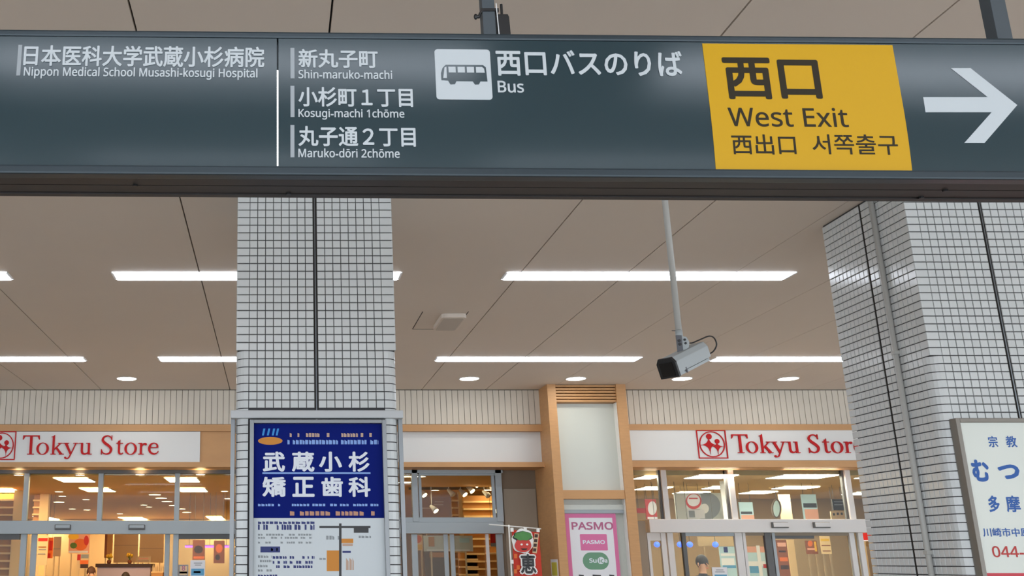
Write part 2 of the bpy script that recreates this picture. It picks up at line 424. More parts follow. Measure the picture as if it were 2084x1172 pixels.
for k in range(40): yb_.slabY([(syl, zs_[k]), (syr, zs_[k]), (syr, zs_[k+1]), (syl, zs_[k+1])], -0.0012, -0.0002)
yp = yb_.build('exit_panel', 'print_yellow', sign, xf=lxf)
sgn('西口', 1470, 121, 1665, 206, 'print_dark', 0.026)
sgn('West Exit', 1479, 222, 1721, 261, 'print_dark', 0.010)
sgn('西出口', 1487, 276, 1617, 316, 'print_dark', 0.012)
sgn('서쪽출구', 1650, 276, 1824, 316, 'print_dark', 0.010)
ar = [(1874, 201), (2005, 201), (1930, 142), (1970, 142), (2065, 217), (2000, 293), (1959, 293), (2013, 231.5), (1879, 231.5)]
b = MB(); q = [S(*p) for p in ar]
for idx in ((0, 1, 7, 8), (2, 3, 4, 1), (1, 4, 7), (7, 4, 5, 6)):
    b.slabY([q[i] for i in idx], -0.0012, -0.0004)
b.build('arrow', 'print_white', sign, xf=lxf)
# hanger posts
def post(u, lab, both=True):
    s_ = S(u, 60)[0]; c = sxf((s_*1.03, 0.09, 0))
    return c
for u in (1003, 2062):
    sx_ = S(u, 75)[0]; kx = 1 + 0.02
    cxp, cyp, _ = sxf((sx_+0.01 if u < 1500 else sx_+0.03, 0.09, 0))
    h = 0.020 if u < 1500 else 0.024
    hp = MB().box(cxp-h, cxp+h, cyp-h, cyp+h, zt-0.01, HC-0.012).build('hanger_post', 'steel_grey', sign, bevel=0.002)
    MB().box(cxp-0.06, cxp+0.06, cyp-0.06, cyp+0.06, HC-0.012, HC).build('ceiling_plate', 'steel_grey', hp)
    if u < 1500:
        zc = onY(1000, 27, cyp)[1]
        MB().box(cxp-h-0.003, cxp+h+0.012, cyp-h-0.003, cyp+h+0.003, zc-0.005, zc+0.005).build('clamp_band', 'black_plastic', hp)
        a = (cxp-h, cyp-h, zc-0.003); b_ = (cxp-h-0.012, cyp-h, zc-0.024); c_ = (cxp-h-0.022, cyp-h, zc-0.024)
        MB().tube([a, ((a[0]+b_[0])/2-0.002, a[1], zc-0.012), b_], 0.0035, 8).tube([b_, c_], 0.006, 8).ball(c_, 0.006, 0.006, 0.010).build('clamp_screw', 'black_plastic', hp)
        # transmitter box strapped to the post
        rb = thing('transmitter_box', (cxp+0.055, cyp, zt-0.0095), 'small black box with stub antenna on top of the hanging sign', 'transmitter')
        bx0 = cxp+h+0.008; bx1 = bx0+0.036; zb1 = onY(1030, 35, cyp)[1]
        MB().slabY([(bx0, zt-0.0095), (bx1+0.003, zt-0.0095), (bx1, zb1-0.01), (bx1-0.004, zb1), (bx0, zb1)], cyp-0.02, cyp+0.02).build('body', 'black_plastic', rb, bevel=0.002)
        MB().tube([(bx0+0.018, cyp, zb1-0.002), (bx0+0.018, cyp, onY(1030, 9, cyp)[1])], 0.0042, 10).build('antenna', 'black_plastic', rb)
        MB().box(bx0-0.010, bx0, cyp-0.012, cyp+0.012, zt-0.0095, zb1-0.006).build('mount', 'black_plastic', rb)
        MB().tube([(bx0+0.001, cyp-0.024, zt-0.004), (bx0-0.001, cyp-0.024, (zt+zb1)/2), (bx0-0.004, cyp-0.024, onY(1018, 15, cyp)[1])], 0.0016, 8).build('cable', 'cable_white', rb)

# ================================================================ tiled pillars
PT = 0.0497
TILE_ME = {}
def tile_mesh(wd, ht, key):
    if key in TILE_ME: return TILE_ME[key]
    b, d = 0.0022, 0.007
    w2, h2 = wd/2, ht/2
    vs_ = [(-w2, 0, -h2), (w2, 0, -h2), (w2, 0, h2), (-w2, 0, h2),
           (-w2, -d+b, -h2), (w2, -d+b, -h2), (w2, -d+b, h2), (-w2, -d+b, h2),
           (-w2+b, -d, -h2+b), (w2-b, -d, -h2+b), (w2-b, -d, h2-b), (-w2+b, -d, h2-b)]
    fs_ = [(8, 9, 10, 11)] + [(4+i, 4+(i+1) % 4, 8+(i+1) % 4, 8+i) for i in range(4)] + [(i, (i+1) % 4, 4+(i+1) % 4, 4+i) for i in range(4)]
    me = bpy.data.meshes.new('tile'); me.from_pydata(vs_, [], fs_); me.update(); me.materials.append(MATS['tile_glaze'])
    TILE_ME[key] = (me, vs_, fs_); return TILE_ME[key]
def bent_tile(key, ht, sign_, cw, R=0.062):
    """rounded corner tile wrapping front (-y) and one side; local origin at the sharp corner, front going +x*sign_"""
    if key in TILE_ME: return TILE_ME[key]
    d = 0.007; n = 5; g = 0.002
    path = [(0, cw-g)] + [(R-R*math.cos(math.pi/2*k/n), R-R*math.sin(math.pi/2*k/n)) for k in range(n+1)] + [(cw-g, 0)]
    nrm = [(-1, 0)] + [(-math.cos(math.pi/2*k/n), -math.sin(math.pi/2*k/n)) for k in range(n+1)] + [(0, -1)]
    vs_ = []; fs_ = []
    for (px_, py_), (nx_, ny_) in zip(path, nrm):
        for z_, o in ((-ht/2, 0), (-ht/2, d), (ht/2, d), (ht/2, 0)):
            vs_.append((sign_*(px_+nx_*o), py_+ny_*o, z_))
    m = len(path)
    for i in range(m-1):
        for j in range(3):
            f = (i*4+j, i*4+j+1, (i+1)*4+j+1, (i+1)*4+j)
            fs_.append(f[::-1] if sign_ > 0 else f)
    e0 = (0, 1, 2, 3); e1 = tuple((m-1)*4+j for j in (3, 2, 1, 0))
    fs_ += [e0, e1] if sign_ > 0 else [e0[::-1], e1[::-1]]
    me = bpy.data.meshes.new('tile'); me.from_pydata(vs_, [], fs_); me.update(); me.materials.append(MATS['tile_glaze'])
    TILE_ME[key] = (me, vs_, fs_); return TILE_ME[key]
HJ, VJ = 0.0055, 0.0042            # joint widths: bed joints, upright joints
def tiled_pillar(x0, y0, W, label, zt_round, faces, skip, z_off=0.0, core_round=0.055):
    """square pillar, front left corner (x0,y0); faces: list of 'front','left','right'"""
    zt_round = HC - z_off - PT*round((HC-z_off-zt_round)/PT) + HJ/2
    root = thing('tiled_pillar', (x0+W/2, y0+W/2, 0), label, 'pillar')
    d = 0.007
    X0, X1, Y0, Y1 = x0+d, x0+W-d, y0+d, y0+W-d
    MB().box(X0, X1, Y0, Y1, zt_round, HC).build('core', 'grout', root)
    R = core_round
    pl = []
    for cx_, cy_, a in ((X1-R, Y1-R, 0), (X0+R, Y1-R, 90), (X0+R, Y0+R, 180), (X1-R, Y0+R, 270)):
        for k in range(6):
            t_ = math.radians(a+18*k); pl.append((cx_+R*math.cos(t_), cy_+R*math.sin(t_)))
    MB().slabZ(pl, 0, zt_round).build('core', 'grout', root)
    cw = 0.0775                                    # corner tile width
    gap = 0.022                                    # movement joint
    tw = (W-2*cw-gap)/16
    rows = int((HC-0.0)/PT)
    spots = []                                     # (key, loc, rot, area)
    cols = []
    xx = cw
    for k in range(16):
        if k == 8: xx += gap
        cols.append((xx+tw/2, tw)); xx += tw
    for r in range(rows+1):
        zc = HC - z_off - PT*(r+0.5)
        if zc < 0.03: break
        rounded = zc < zt_round
        for fc in faces:
            def place(s_, width, key):
                if fc == 'front': loc = (x0+s_, Y0, zc); rot = 0.0
                elif fc == 'left': loc = (X0, y0+W-s_, zc); rot = -math.pi/2
                else: loc = (X1, y0+s_, zc); rot = math.pi/2
                if skip and skip(fc, s_, zc): return
                p = proj(*loc); q = proj(loc[0]+math.cos(rot)*width, loc[1]+math.sin(rot)*width, zc); zz = proj(loc[0], loc[1], zc+PT)
                area = abs((q[0]-p[0])*(zz[1]-p[1])-(q[1]-p[1])*(zz[0]-p[0]))
                vis = -5 < p[0] < 2090 and 412 < p[1] < 1180
                spots.append((area if vis else 0, key, loc, rot))
            for s_, wd in cols:
                tile_mesh(wd-VJ, PT-HJ, 'std'); place(s_, wd, 'std')
            tile_mesh(cw-VJ/2, PT-HJ, 'cor')
            if not rounded:
                place(cw/2, cw, 'cor'); place(W-cw/2, cw, 'cor')
            else:
                if fc == 'left': place(cw/2, cw, 'cor')
                if fc == 'front':
                    for sg, xc_ in ((1, X0), (-1, X1)):
                        key = 'bentL' if sg > 0 else 'bentR'
                        bent_tile(key, PT-HJ, sg, cw-d)
                        p = proj(xc_, Y0, zc)
                        spots.append((900 if -5 < p[0] < 2090 and 412 < p[1] < 1180 else 0, key, (xc_, Y0, zc), 0.0))
    spots.sort(key=lambda a: -a[0])
    for area, key, loc, rot in spots[:300]:
        o = link('tile', TILE_ME[key][0], loc, root); o.rotation_euler = (0, 0, rot)
    rest = MB()
    for area, key, loc, rot in spots[300:]:
        c, s2 = math.cos(rot), math.sin(rot)
        me, vs_, fs_ = TILE_ME[key]
        rest.add([(loc[0]+c*v[0]-s2*v[1], loc[1]+s2*v[0]+c*v[1], loc[2]+v[2]) for v in vs_], fs_)
    if rest.v: rest.build('tiles', 'tile_glaze_flat', root, kind='stuff')
    for fc in faces:
        xm_ = W/2
        if fc == 'front': MB().box(x0+xm_-0.0035, x0+xm_+0.0035, y0+0.001, Y0+0.001, 0, HC).build('joint_strip', 'metal_strip', root); 
        if fc == 'front': MB().box(x0+xm_-gap/2, x0+xm_+gap/2, Y0-0.0015, Y0, 0, HC).build('joint_recess', 'joint_dark', root)
        if fc == 'left': MB().box(X0-0.0015, X0, y0+xm_-gap/2, y0+xm_+gap/2, 0, HC).build('joint_recess', 'joint_dark', root)
    return root
# --- poster pillar
YP = 6.0
pxl = onY(481.5, 620, YP)[0]; pxr = onY(803, 620, YP)[0]; WP = pxr-pxl
zround = EYE + (onY(1890, 724, 6.1)[1]-EYE)
zcap0, zcap1 = onY(643, 852, YP)[1], onY(643, 836, YP)[1]
fx0, fx1 = onY(508, 950, YP)[0], onY(787, 950, YP)[0]
pil = tiled_pillar(pxl, YP, WP, 'white tiled pillar carrying the blue poster, left of centre', zround,
                   ['front', 'left', 'right'], lambda fc, s_, z_: (zcap0-0.01 < z_ < zcap1+0.02) or (fc == 'front' and z_ < zcap0 and fx0+0.01 < pxl+s_ < fx1-0.01))
MB().slabZ([(pxl-0.028, YP-0.03), (pxr+0.028, YP-0.03), (pxr+0.028, YP+WP+0.03), (pxl-0.028, YP+WP+0.03)], zcap0, zcap1).build('cap_ledge', 'cap_paint', pil, bevel=0.006)
for xg in (pxl-0.028, pxr+0.004):
    MB().box(xg, xg+0.024, YP+0.03, YP+0.08, 0, zcap0).build('corner_guard', 'alu_frame', pil)
# --- right pillar
YR = 6.1
rxl = onY(1839, 412, YR)[0]; WR = WP*1.0
rp = tiled_pillar(rxl, YR, WR, 'white tiled pillar with conduit and signboard at the right picture edge', zround,
                  ['front', 'left'], lambda fc, s_, z_: fc == 'front' and z_ < onY(1945, 850, YR)[1]-0.03 and rxl+s_ > onY(1952, 900, YR)[0], z_off=0.01)
# conduit on its side
def side_pt(u, v, X):
    x, y, z = ray(u, v); t = X/x; return y*t, EYE+z*t
yc_, _ = side_pt(1836, 800, rxl-0.018)
cp = thing('conduit_pipe', (rxl-0.018, yc_, 0), 'pale grey conduit pipe running up the side of the right pillar', 'pipe')
MB().tube([(rxl-0.0185, yc_, 0.0), (rxl-0.0185, yc_, HC-0.02)], 0.0165, 14).build('pipe', 'pipe_paint', cp, smooth=True)
for zc in (HC-0.03, 2.9, 1.66, 0.5):
    MB().box(rxl-0.037, rxl, yc_-0.02, yc_+0.02, zc-0.012, zc+0.012).build('clamp', 'pipe_paint', cp, bevel=0.003)

# ================================================================ poster case on the left pillar
mat('poster_blue', (2, 24, 112), 0.6, spec=0.1, var=0.06, scale=3); mat('poster_paper', (205, 212, 216), 0.4)
mat('ink_white', (225, 230, 238), 0.5); mat('ink_sky', (130, 165, 225), 0.5); mat('ink_orange', (206, 132, 30), 0.5); mat('ink_cyan', (40, 140, 215), 0.5)
mat('ink_peach', (190, 140, 110), 0.5); mat('ink_navy', (24, 40, 110), 0.5); mat('ink_grey', (140, 146, 150), 0.5); mat('ink_black', (50, 50, 52), 0.5); mat('ink_tan', (190, 160, 140), 0.5)
YF = YP-0.045
case = thing('poster_case', ((fx0+fx1)/2, YP, 0.75), 'aluminium poster case with a blue and white dental clinic poster', 'poster case')
cz1 = onY(643, 854, YF)[1]; cz0 = 0.75; ex0, ex1 = onY(508, 950, YF)[0], onY(788, 950, YF)[0]; fw = 0.024
for a in ((ex0, ex0+fw, cz0, cz1), (ex1-fw, ex1, cz0, cz1)):
    MB().box(a[0], a[1], YF-0.012, YP, a[2], a[3]).build('frame_side', 'alu_frame', case, bevel=0.003)
for a in ((ex0+fw, ex1-fw, cz1-fw*0.9, cz1), (ex0+fw, ex1-fw, cz0, cz0+fw)):
    MB().box(a[0], a[1], YF-0.012, YP, a[2], a[3]).build('frame_rail', 'alu_frame', case, bevel=0.003)
MB().box(ex0+fw, ex1-fw, YP-0.02, YP, cz0+fw, cz1-fw*0.9).build('back_board', 'alu_frame', case)
YPo = YP-0.024
pz1 = cz1-fw*0.9; px0, px1 = ex0+fw, ex1-fw
pz0 = cz0+fw; pzm = onY(643, 1054, YPo)[1]
poster = thing('poster', ((px0+px1)/2, YPo, pz0), 'blue dental clinic poster with white headline over a small map', 'poster')
MB().box(px0, px1, YPo, YPo+0.002, pzm, pz1).build('blue_field', 'poster_blue', poster)
MB().box(px0, px1, YPo, YPo+0.002, pz0, pzm).build('paper_field', 'poster_paper', poster)
def pq(u, v): return onY(u, v, YPo)
def pr(u0, v0, u1, v1, m, name='print', lay=1, parent=None):
    b = MB(); b.slabY([pq(u0, v1), pq(u1, v1), pq(u1, v0), pq(u0, v0)], YPo-0.0006*lay, YPo); return b.build(name, m, parent or poster)
def plet(txt, u0, v0, u1, v1, m, bold=0.02):
    a = pq(u0, (v0+v1)/2)[0]; b_ = pq(u1, (v0+v1)/2)[0]
    return lettering(txt, a, b_, pq(u0, v1)[1], pq(u0, v0)[1], YPo-0.0012, m, poster, bold)
for ch, a, b_ in (('武', 535, 580), ('蔵', 594, 640), ('小', 649, 696), ('杉', 709, 752)): plet(ch, a, 919, b_, 960, 'ink_white', 0.03)
for ch, a, b_ in (('矯', 534, 582), ('正', 595, 640), ('歯', 654, 698), ('科', 709, 754)): plet(ch, a, 970, b_, 1011, 'ink_white', 0.03)
pr(534, 961, 754, 964.5, 'ink_sky')
b = MB(); b.slabY([pq(*p) for p in ellipse(550, 897, 25, 8)], YPo-0.0006, YPo); b.build('logo_bowl', 'ink_orange', poster)
b = MB()
for uu in (533, 543, 553, 561): b.slabY([pq(uu, 886), pq(uu+4, 886), pq(uu+7, 872), pq(uu+3, 872)], YPo-0.0006, YPo)
b.build('logo_steam', 'ink_cyan', poster)
def glyphrow(u0, u1, v0, v1, m, cw_=5.0, gap_=0.25, seed=1, name='small_print'):
    rr = random.Random(seed); b = MB(); u = u0
    while u < u1:
        w_ = cw_*(0.6+0.5*rr.random())
        if rr.random() > gap_: b.slabY([pq(u, v1), pq(min(u+w_, u1), v1), pq(min(u+w_, u1), v0+(v1-v0)*0.3*rr.random()), pq(u, v0)], YPo-0.0006, YPo)
        u += w_*1.3
    if b.v: b.build(name, m, poster, kind='stuff')
glyphrow(585, 770, 881, 889, 'ink_tan', 5, 0.55, 3); glyphrow(585, 770, 895, 904, 'ink_sky', 6, 0.08, 4)
glyphrow(525, 770, 1025, 1030, 'ink_sky', 6, 0.2, 5); glyphrow(590, 770, 1040, 1049, 'ink_peach', 9, 0.1, 6)
glyphrow(525, 640, 1061, 1066, 'ink_navy', 9, 0.0, 7); glyphrow(525, 640, 1067, 1078, 'ink_navy', 5, 0.35, 8)
for k, v in enumerate((1086, 1092, 1102)): glyphrow(525, 635, v, v+4, 'ink_grey', 5, 0.3, 10+k)
pr(530, 1112, 570, 1124, 'ink_navy'); glyphrow(535, 565, 1115, 1121, 'ink_sky', 4, 0.3, 15)
for k, v in enumerate((1131, 1141, 1150)): glyphrow(555, 640, v, v+6, 'ink_navy', 5, 0.25, 20+k)
for k, v in enumerate((1130, 1139, 1149, 1158)): glyphrow(525, 553, v, v+5, 'ink_grey', 5, 0.2, 30+k)
glyphrow(525, 570, 1169, 1176, 'ink_navy', 5, 0.1, 41)
pr(650, 1070, 754, 1074.5, 'ink_black'); pr(690, 1065, 695, 1190, 'ink_black', lay=2); pr(720, 1073, 750, 1084, 'ink_black', lay=2)
pr(665, 1120, 691, 1162, 'ink_orange'); pr(695, 1096, 719, 1105, 'ink_orange'); pr(697, 1121, 714, 1125, 'ink_navy'); pr(697, 1106, 718, 1111, 'ink_tan')
glyphrow(650, 690, 1090, 1098, 'ink_grey', 6, 0.3, 50); glyphrow(730, 755, 1090, 1095, 'ink_grey', 6, 0.2, 51); glyphrow(735, 750, 1108, 1135, 'ink_grey', 5, 0.5, 52)
glyphrow(650, 664, 1135, 1139, 'ink_grey', 6, 0.1, 53); glyphrow(696, 720, 1135, 1160, 'ink_tan', 6, 0.3, 54)

# ================================================================ signboard on the right pillar
YR2 = YR-0.05
sbx0 = onY(1945, 870, YR2)[0]; sbx1 = rxl+WR-(sbx0-rxl); sbz1 = onY(1990, 851, YR2)[1]; sbz0 = 0.75
mat('board_cream', (226, 230, 222), 0.35); mat('ink_blue', (30, 90, 170), 0.5); mat('ink_red', (190, 50, 45), 0.5); mat('board_red', (205, 40, 60), 0.4); mat('frame_bronze', (132, 126, 118), 0.4, metal=0.4)
bd = thing('signboard', ((sbx0+sbx1)/2, YR2, sbz0), 'cream signboard with blue brush lettering and red phone number on the right pillar', 'sign')
fw = 0.026
for a in ((sbx0, sbx0+fw), (sbx1-fw, sbx1)): MB().box(a[0], a[1], YR2-0.012, YR, sbz0, sbz1).build('frame_side', 'frame_bronze', bd, bevel=0.004)
for a in ((sbz1-fw, sbz1), (sbz0, sbz0+fw)): MB().box(sbx0+fw, sbx1-fw, YR2-0.012, YR, a[0], a[1]).build('frame_rail', 'frame_bronze', bd, bevel=0.004)
zred = onY(2050, 1166, YR2)[1]
MB().box(sbx0+fw, sbx1-fw, YR2+0.004, YR, zred, sbz1-fw).build('panel', 'board_cream', bd)
MB().box(sbx0+fw, sbx1-fw, YR2+0.004, YR, sbz0+fw, zred).build('lower_panel', 'board_red', bd)
def rlet(txt, u0, v0, u1, v1, m, bold):
    vm = (v0+v1)/2
    lettering(sans(txt), onY(u0, vm, YR2)[0], onY(u1, vm, YR2)[0], onY((u0+u1)/2, v1, YR2)[1], onY((u0+u1)/2, v0, YR2)[1], YR2+0.003, m, bd, bold)
rlet('宗', 2012, 887, 2031, 910, 'ink_blue', 0.02); rlet('教', 2048, 887, 2070, 910, 'ink_blue', 0.02)
rlet('む', 1979, 935, 2014, 980, 'ink_blue', 0.045); rlet('つ', 2032, 945, 2076, 975, 'ink_blue', 0.05)
rlet('多', 2012, 1008, 2035, 1042, 'ink_blue', 0.03); rlet('摩', 2048, 1008, 2077, 1042, 'ink_blue', 0.025)
rlet('川崎市中原', 2001, 1074, 2096, 1092, 'ink_blue', 0.02); rlet('044-', 2020, 1111, 2084, 1134, 'ink_red', 0.015)

# ================================================================ surveillance camera on its ceiling pole
YC = 5.0
px_ = onY(1381, 670, YC)[0]; zpe = onY(1381, 684, YC)[1]
mat('cam_grey', (168, 174, 176), 0.45); mat('cam_dark', (88, 90, 96), 0.45); mat('cam_glass', (12, 12, 14), 0.08)
cc = thing('surveillance_camera', (px_, YC, zpe-0.12), 'grey box surveillance camera hanging from a ceiling pole with looped black cable', 'camera')
MB().tube([(px_, YC, zpe), (px_, YC, HC)], 0.0155, 16).build('pole', 'pipe_paint', cc, smooth=True)
MB().tube([(px_, YC, zpe-0.012), (px_, YC, zpe+0.03)], 0.0175, 16).build('pole_socket', 'cam_grey', cc, smooth=True)
MB().tube([(px_-0.035, YC, zpe+0.028), (px_, YC, zpe+0.028)], 0.002, 8).build('set_screw', 'cam_dark', cc)
MB().tube([(px_, YC, HC-0.02), (px_, YC, HC)], 0.05, 20).build('ceiling_rose', 'pipe_paint', cc)
ax = Vector((-0.74, -0.52, -0.36)).normalized()
sd_ = ax.cross(Vector((0, 0, 1))).normalized(); upv = sd_.cross(ax).normalized()
ctr = Vector((onY(1393, 731, YC)[0], YC, onY(1393, 731, YC)[1]))
def cxf(p): return tuple(ctr + sd_*p[0] + ax*p[1] + upv*p[2])      # local x: side, y: forward, z: up
L = 0.155
prof = [(-0.050, -0.035), (-0.050, 0.022), (-0.034, 0.046), (0.034, 0.046), (0.050, 0.022), (0.050, -0.035)]
MB().slabY(prof, -L, L).build('sunshield', 'cam_grey', cc, xf=cxf, bevel=0.003)
body = MB().slabY([(-0.043, -0.052), (-0.043, 0.02), (0.043, 0.02), (0.043, -0.052)], -L+0.01, L-0.006).build('housing', 'cam_grey', cc, xf=cxf, bevel=0.003)
MB().slabY([(-0.052, -0.052), (-0.052, 0.024), (-0.036, 0.049), (0.036, 0.049), (0.052, 0.024), (0.052, -0.052)], L-0.004, L+0.012).build('front_bezel', 'black_plastic', cc, xf=cxf, bevel=0.003)
MB().slabY([(-0.036, -0.042), (-0.036, 0.026), (0.036, 0.026), (0.036, -0.042)], L+0.0125, L+0.0145).build('front_window', 'cam_glass', cc, xf=cxf)
for sg in (-1, 1):
    MB().box(sg*0.044, sg*0.053, -L+0.03, L-0.07, -0.050, -0.036).build('latch_rail', 'cam_grey', cc, xf=cxf, bevel=0.002)
    MB().box(sg*0.047, sg*0.0515, L-0.07, L-0.064, -0.052, -0.024).build('latch_gap', 'cam_dark', cc, xf=cxf)
# bracket
zb_ = zpe-0.012
MB().box(px_-0.026, px_+0.004, YC-0.022, YC-0.017, zb_-0.075, zb_+0.012).build('bracket_plate', 'cam_dark', cc, bevel=0.002)
MB().slabY([(px_-0.004, zb_+0.012), (px_+0.030, zb_+0.006), (px_+0.042, zb_-0.022), (px_+0.036, zb_-0.05), (px_+0.0, zb_-0.072)], YC-0.016, YC+0.016).build('bracket_arm', 'cam_grey', cc, bevel=0.003)
for dx, dz in ((-0.012, -0.016), (-0.010, -0.034)):
    MB().tube([(px_+dx, YC-0.026, zb_+dz), (px_+dx, YC-0.018, zb_+dz)], 0.0075, 10).build('bolt', 'black_plastic', cc)
for dx, dz in ((0.018, -0.010), (0.020, -0.028)):
    MB().tube([(px_+dx, YC-0.021, zb_+dz), (px_+dx, YC-0.015, zb_+dz)], 0.006, 10).build('bolt', 'black_plastic', cc)
cab = [(1397, 696), (1412, 698), (1430, 692), (1452, 684), (1465, 688), (1472, 702), (1466, 716), (1452, 722), (1436, 718)]
pts = [(onY(u, v, YC)[0], YC+0.02+0.09*k/8, onY(u, v, YC+0.02+0.09*k/8)[1]) for k, (u, v) in enumerate(cab)]
MB().tube(cat_rom(pts, 6), 0.0036, 8).build('cable', 'black_plastic', cc, smooth=True)
# ================================================================ shop front
mat('wood', (196, 148, 98), 0.5, var=0.06, scale=6, stretch=(1, 1, 6)); mat('wood_band', (196, 148, 98), 0.5, var=0.05, scale=6, stretch=(0.4, 1, 1))
mat('rib_white', (214, 206, 192), 0.6); mat('rib_gap', (96, 84, 72), 0.9); mat('board_white', (222, 222, 220), 0.4)
mat('alu', (160, 168, 172), 0.4, metal=0.15); mat('alu_dark', (92, 92, 92), 0.45, metal=0.2); mat('alu_white', (216, 214, 212), 0.4)
mat('logo_red', (188, 20, 24), 0.5, spec=0.2); mat('wall_taupe', (132, 116, 98), 0.7); mat('wall_taupe_light', (150, 138, 122), 0.7)
mat('panel_pale', (206, 210, 202), 0.45); mat('return_white', (240, 240, 236), 0.5)
YG = YS+0.5
def xat(u, v, Y): return onY(u, v, Y)[0]
def zat(v, Y): return onY(0, v, Y)[1]
def member(name, m, u0, v0, u1, v1, Y, d0, d1, parent, bevel=0.0, vr=None):
    vr = vr if vr is not None else (v0+v1)/2
    return MB().box(xat(u0, vr, Y), xat(u1, vr, Y), Y+d0, Y+d1, zat(v1, Y), zat(v0, Y)).build(name, m, parent, bevel=bevel)
YCf = 13.87
cxl, cxr = xat(1113, 783, YCf), xat(1272.5, 783, YCf)
zr0, zr1 = zat(863, YS), HC
# ---- fluted fascia with boards
wb = thing('wall_back', (0, YS, 2.9), kind='structure', label='shop front fascia of white fluted boards between timber bands')
MB().box(XL, XR, YS+0.02, YS+0.52, zr0, HC).build('backing', 'rib_gap', wb)
MB().box(XL, XR, YS+0.505, YS+0.52, zat(950, YG), HC).build('backing', 'wall_taupe', wb)
me = None
bw = 0.0832
def boards(xa, xb):
    global me
    x = xa
    while x < xb:
        if me is None:
            o = MB().box(x+0.003, x+bw-0.003, YS, YS+0.02, zr0, HC-0.006).build('fascia_board', 'rib_white', wb, bevel=0.002); me = o.data; o0 = ORG[o.name]
            boards.o0 = o0; boards.x0 = x
        else:
            link('fascia_board', me, (boards.o0[0]+x-boards.x0, boards.o0[1], boards.o0[2]), wb)
        x += bw
boards(xat(-60, 830, YS), cxl-0.04); boards(cxr+0.005, xat(1800, 830, YS))
MB().box(XL, cxl, YS-0.05, YS+0.3, zat(877, YS-0.05), zat(863.5, YS-0.05)).build('timber_band', 'wood_band', wb)
MB().box(cxr, XR, YS-0.05, YS+0.3, zat(875, YS-0.05), zat(863, YS-0.05)).build('timber_band', 'wood_band', wb)
MB().box(XL, cxl, YS-0.05, YG+0.02, zat(950, YS-0.05), zat(940, YS-0.05)).build('timber_band', 'wood_band', wb)
MB().box(cxr, XR, YS-0.05, YG+0.02, zat(950, YS-0.05), zat(937, YS-0.05)).build('timber_band', 'wood_band', wb)
MB().box(xat(407, 908, YS), xat(660, 908, YS), YS, YS+0.1, zat(940, YS), zat(877, YS)).build('timber_fill', 'wood_band', wb)
MB().box(xat(660, 908, YS), cxl, YS+0.07, YS+0.1, zat(940, YS), zat(877, YS)).build('white_infill', 'board_white', wb)
# wall pieces at the glazing line
wm = thing('wall_middle', (xat(1055, 1050, YG), YG, 0), kind='structure', label='taupe wall beside the timber column under the white fascia')
MB().box(xat(1020, 1060, YG), cxl+0.3, YG, YG+0.2, 0, zat(945, YG)).build('wall_face', 'wall_taupe', wm)
MB().box(xat(1027, 1060, YG), xat(1093, 1060, YG), YG-0.02, YG, 0.2, zat(995, YG)).build('wall_panel', 'wall_taupe_light', wm, bevel=0.003)
MB().box(xat(560, 1060, YG), xat(720, 1060, YG), YG, YG+0.2, 0, zat(945, YG)).build('wall_face', 'wall_taupe', wm)

# ---- shop signs with family logo
def R_(x0, x1, z0, z1): return ('p', [(x0, z0), (x1, z0), (x1, z1), (x0, z1)])
GLYPHS = {
 'T': [R_(4, 88, 94, 100), ('p', [(2, 100), (9, 100), (12, 94), (4, 78), (1, 78)]), ('p', [(89, 100), (82, 100), (79, 94), (87, 78), (90, 78)]), R_(39, 52, 2, 96), R_(28, 63, 0, 4)],
 'o': [('o', 34, 30.5, 33, 32, 20.5, 28)],
 'k': [R_(9, 20, 3, 96), ('p', [(0, 92), (9, 94), (20, 102), (20, 96), (9, 90)]), R_(1, 28, 0, 4), ('s', [(19, 26, 6), (50, 57, 5)]), R_(38, 62, 57, 61), ('s', [(29, 37, 10), (57, 2, 13)]), R_(45, 71, 0, 4)],
 'y': [('s', [(13, 58, 13), (41, 2, 11)]), R_(0, 30, 57, 61), ('s', [(66, 58, 5), (38, -4, 5), (27, -19, 6), (14, -20, 7)]), R_(52, 79, 57, 61), ('e', 13, -16.5, 5.5, 5.5)],
 'u': [R_(10, 21, 17, 60), R_(0, 21, 57, 61), ('s', [(15.5, 20, 11), (19, 8, 11), (30, 3, 8), (42, 6, 6), (50, 14, 5)]), R_(47, 58, 2, 60), R_(37, 58, 57, 61), R_(47, 68, 0, 4)],
 'S': [('s', [(59, 76, 4), (53, 90, 6), (36, 97.5, 6), (18, 91, 9), (11, 76, 12), (22, 61, 14), (43, 46, 14), (57, 29, 13), (51, 10, 10), (33, 2.5, 7), (14, 9, 6), (6, 26, 4)]), ('p', [(57, 100), (60.5, 100), (61, 73), (58, 73)]), ('p', [(4, 28), (7, 28), (8, 0), (4.5, 0)])],
 't': [R_(10, 21, 14, 72), ('p', [(0, 57), (10, 57), (21, 57), (21, 78), (14, 68)]), R_(0, 36, 56.5, 61), ('s', [(15.5, 17, 11), (19, 6, 10), (28, 2.5, 6), (38, 9, 4)])],
 'r': [R_(9, 20, 2, 61), R_(0, 20, 56, 60.5), R_(1, 30, 0, 4), ('s', [(18, 42, 5), (27, 55, 6), (38, 57, 8)]), ('e', 38.5, 54, 6.5, 6.5)],
 'e': [R_(10, 53, 34, 38.5), ('s', [(51, 36, 11), (49, 51, 8), (33, 59.5, 5), (16, 52, 9), (8, 33, 12), (14, 13, 11), (33, 3, 8), (49, 8, 5), (57, 18, 3)])]}
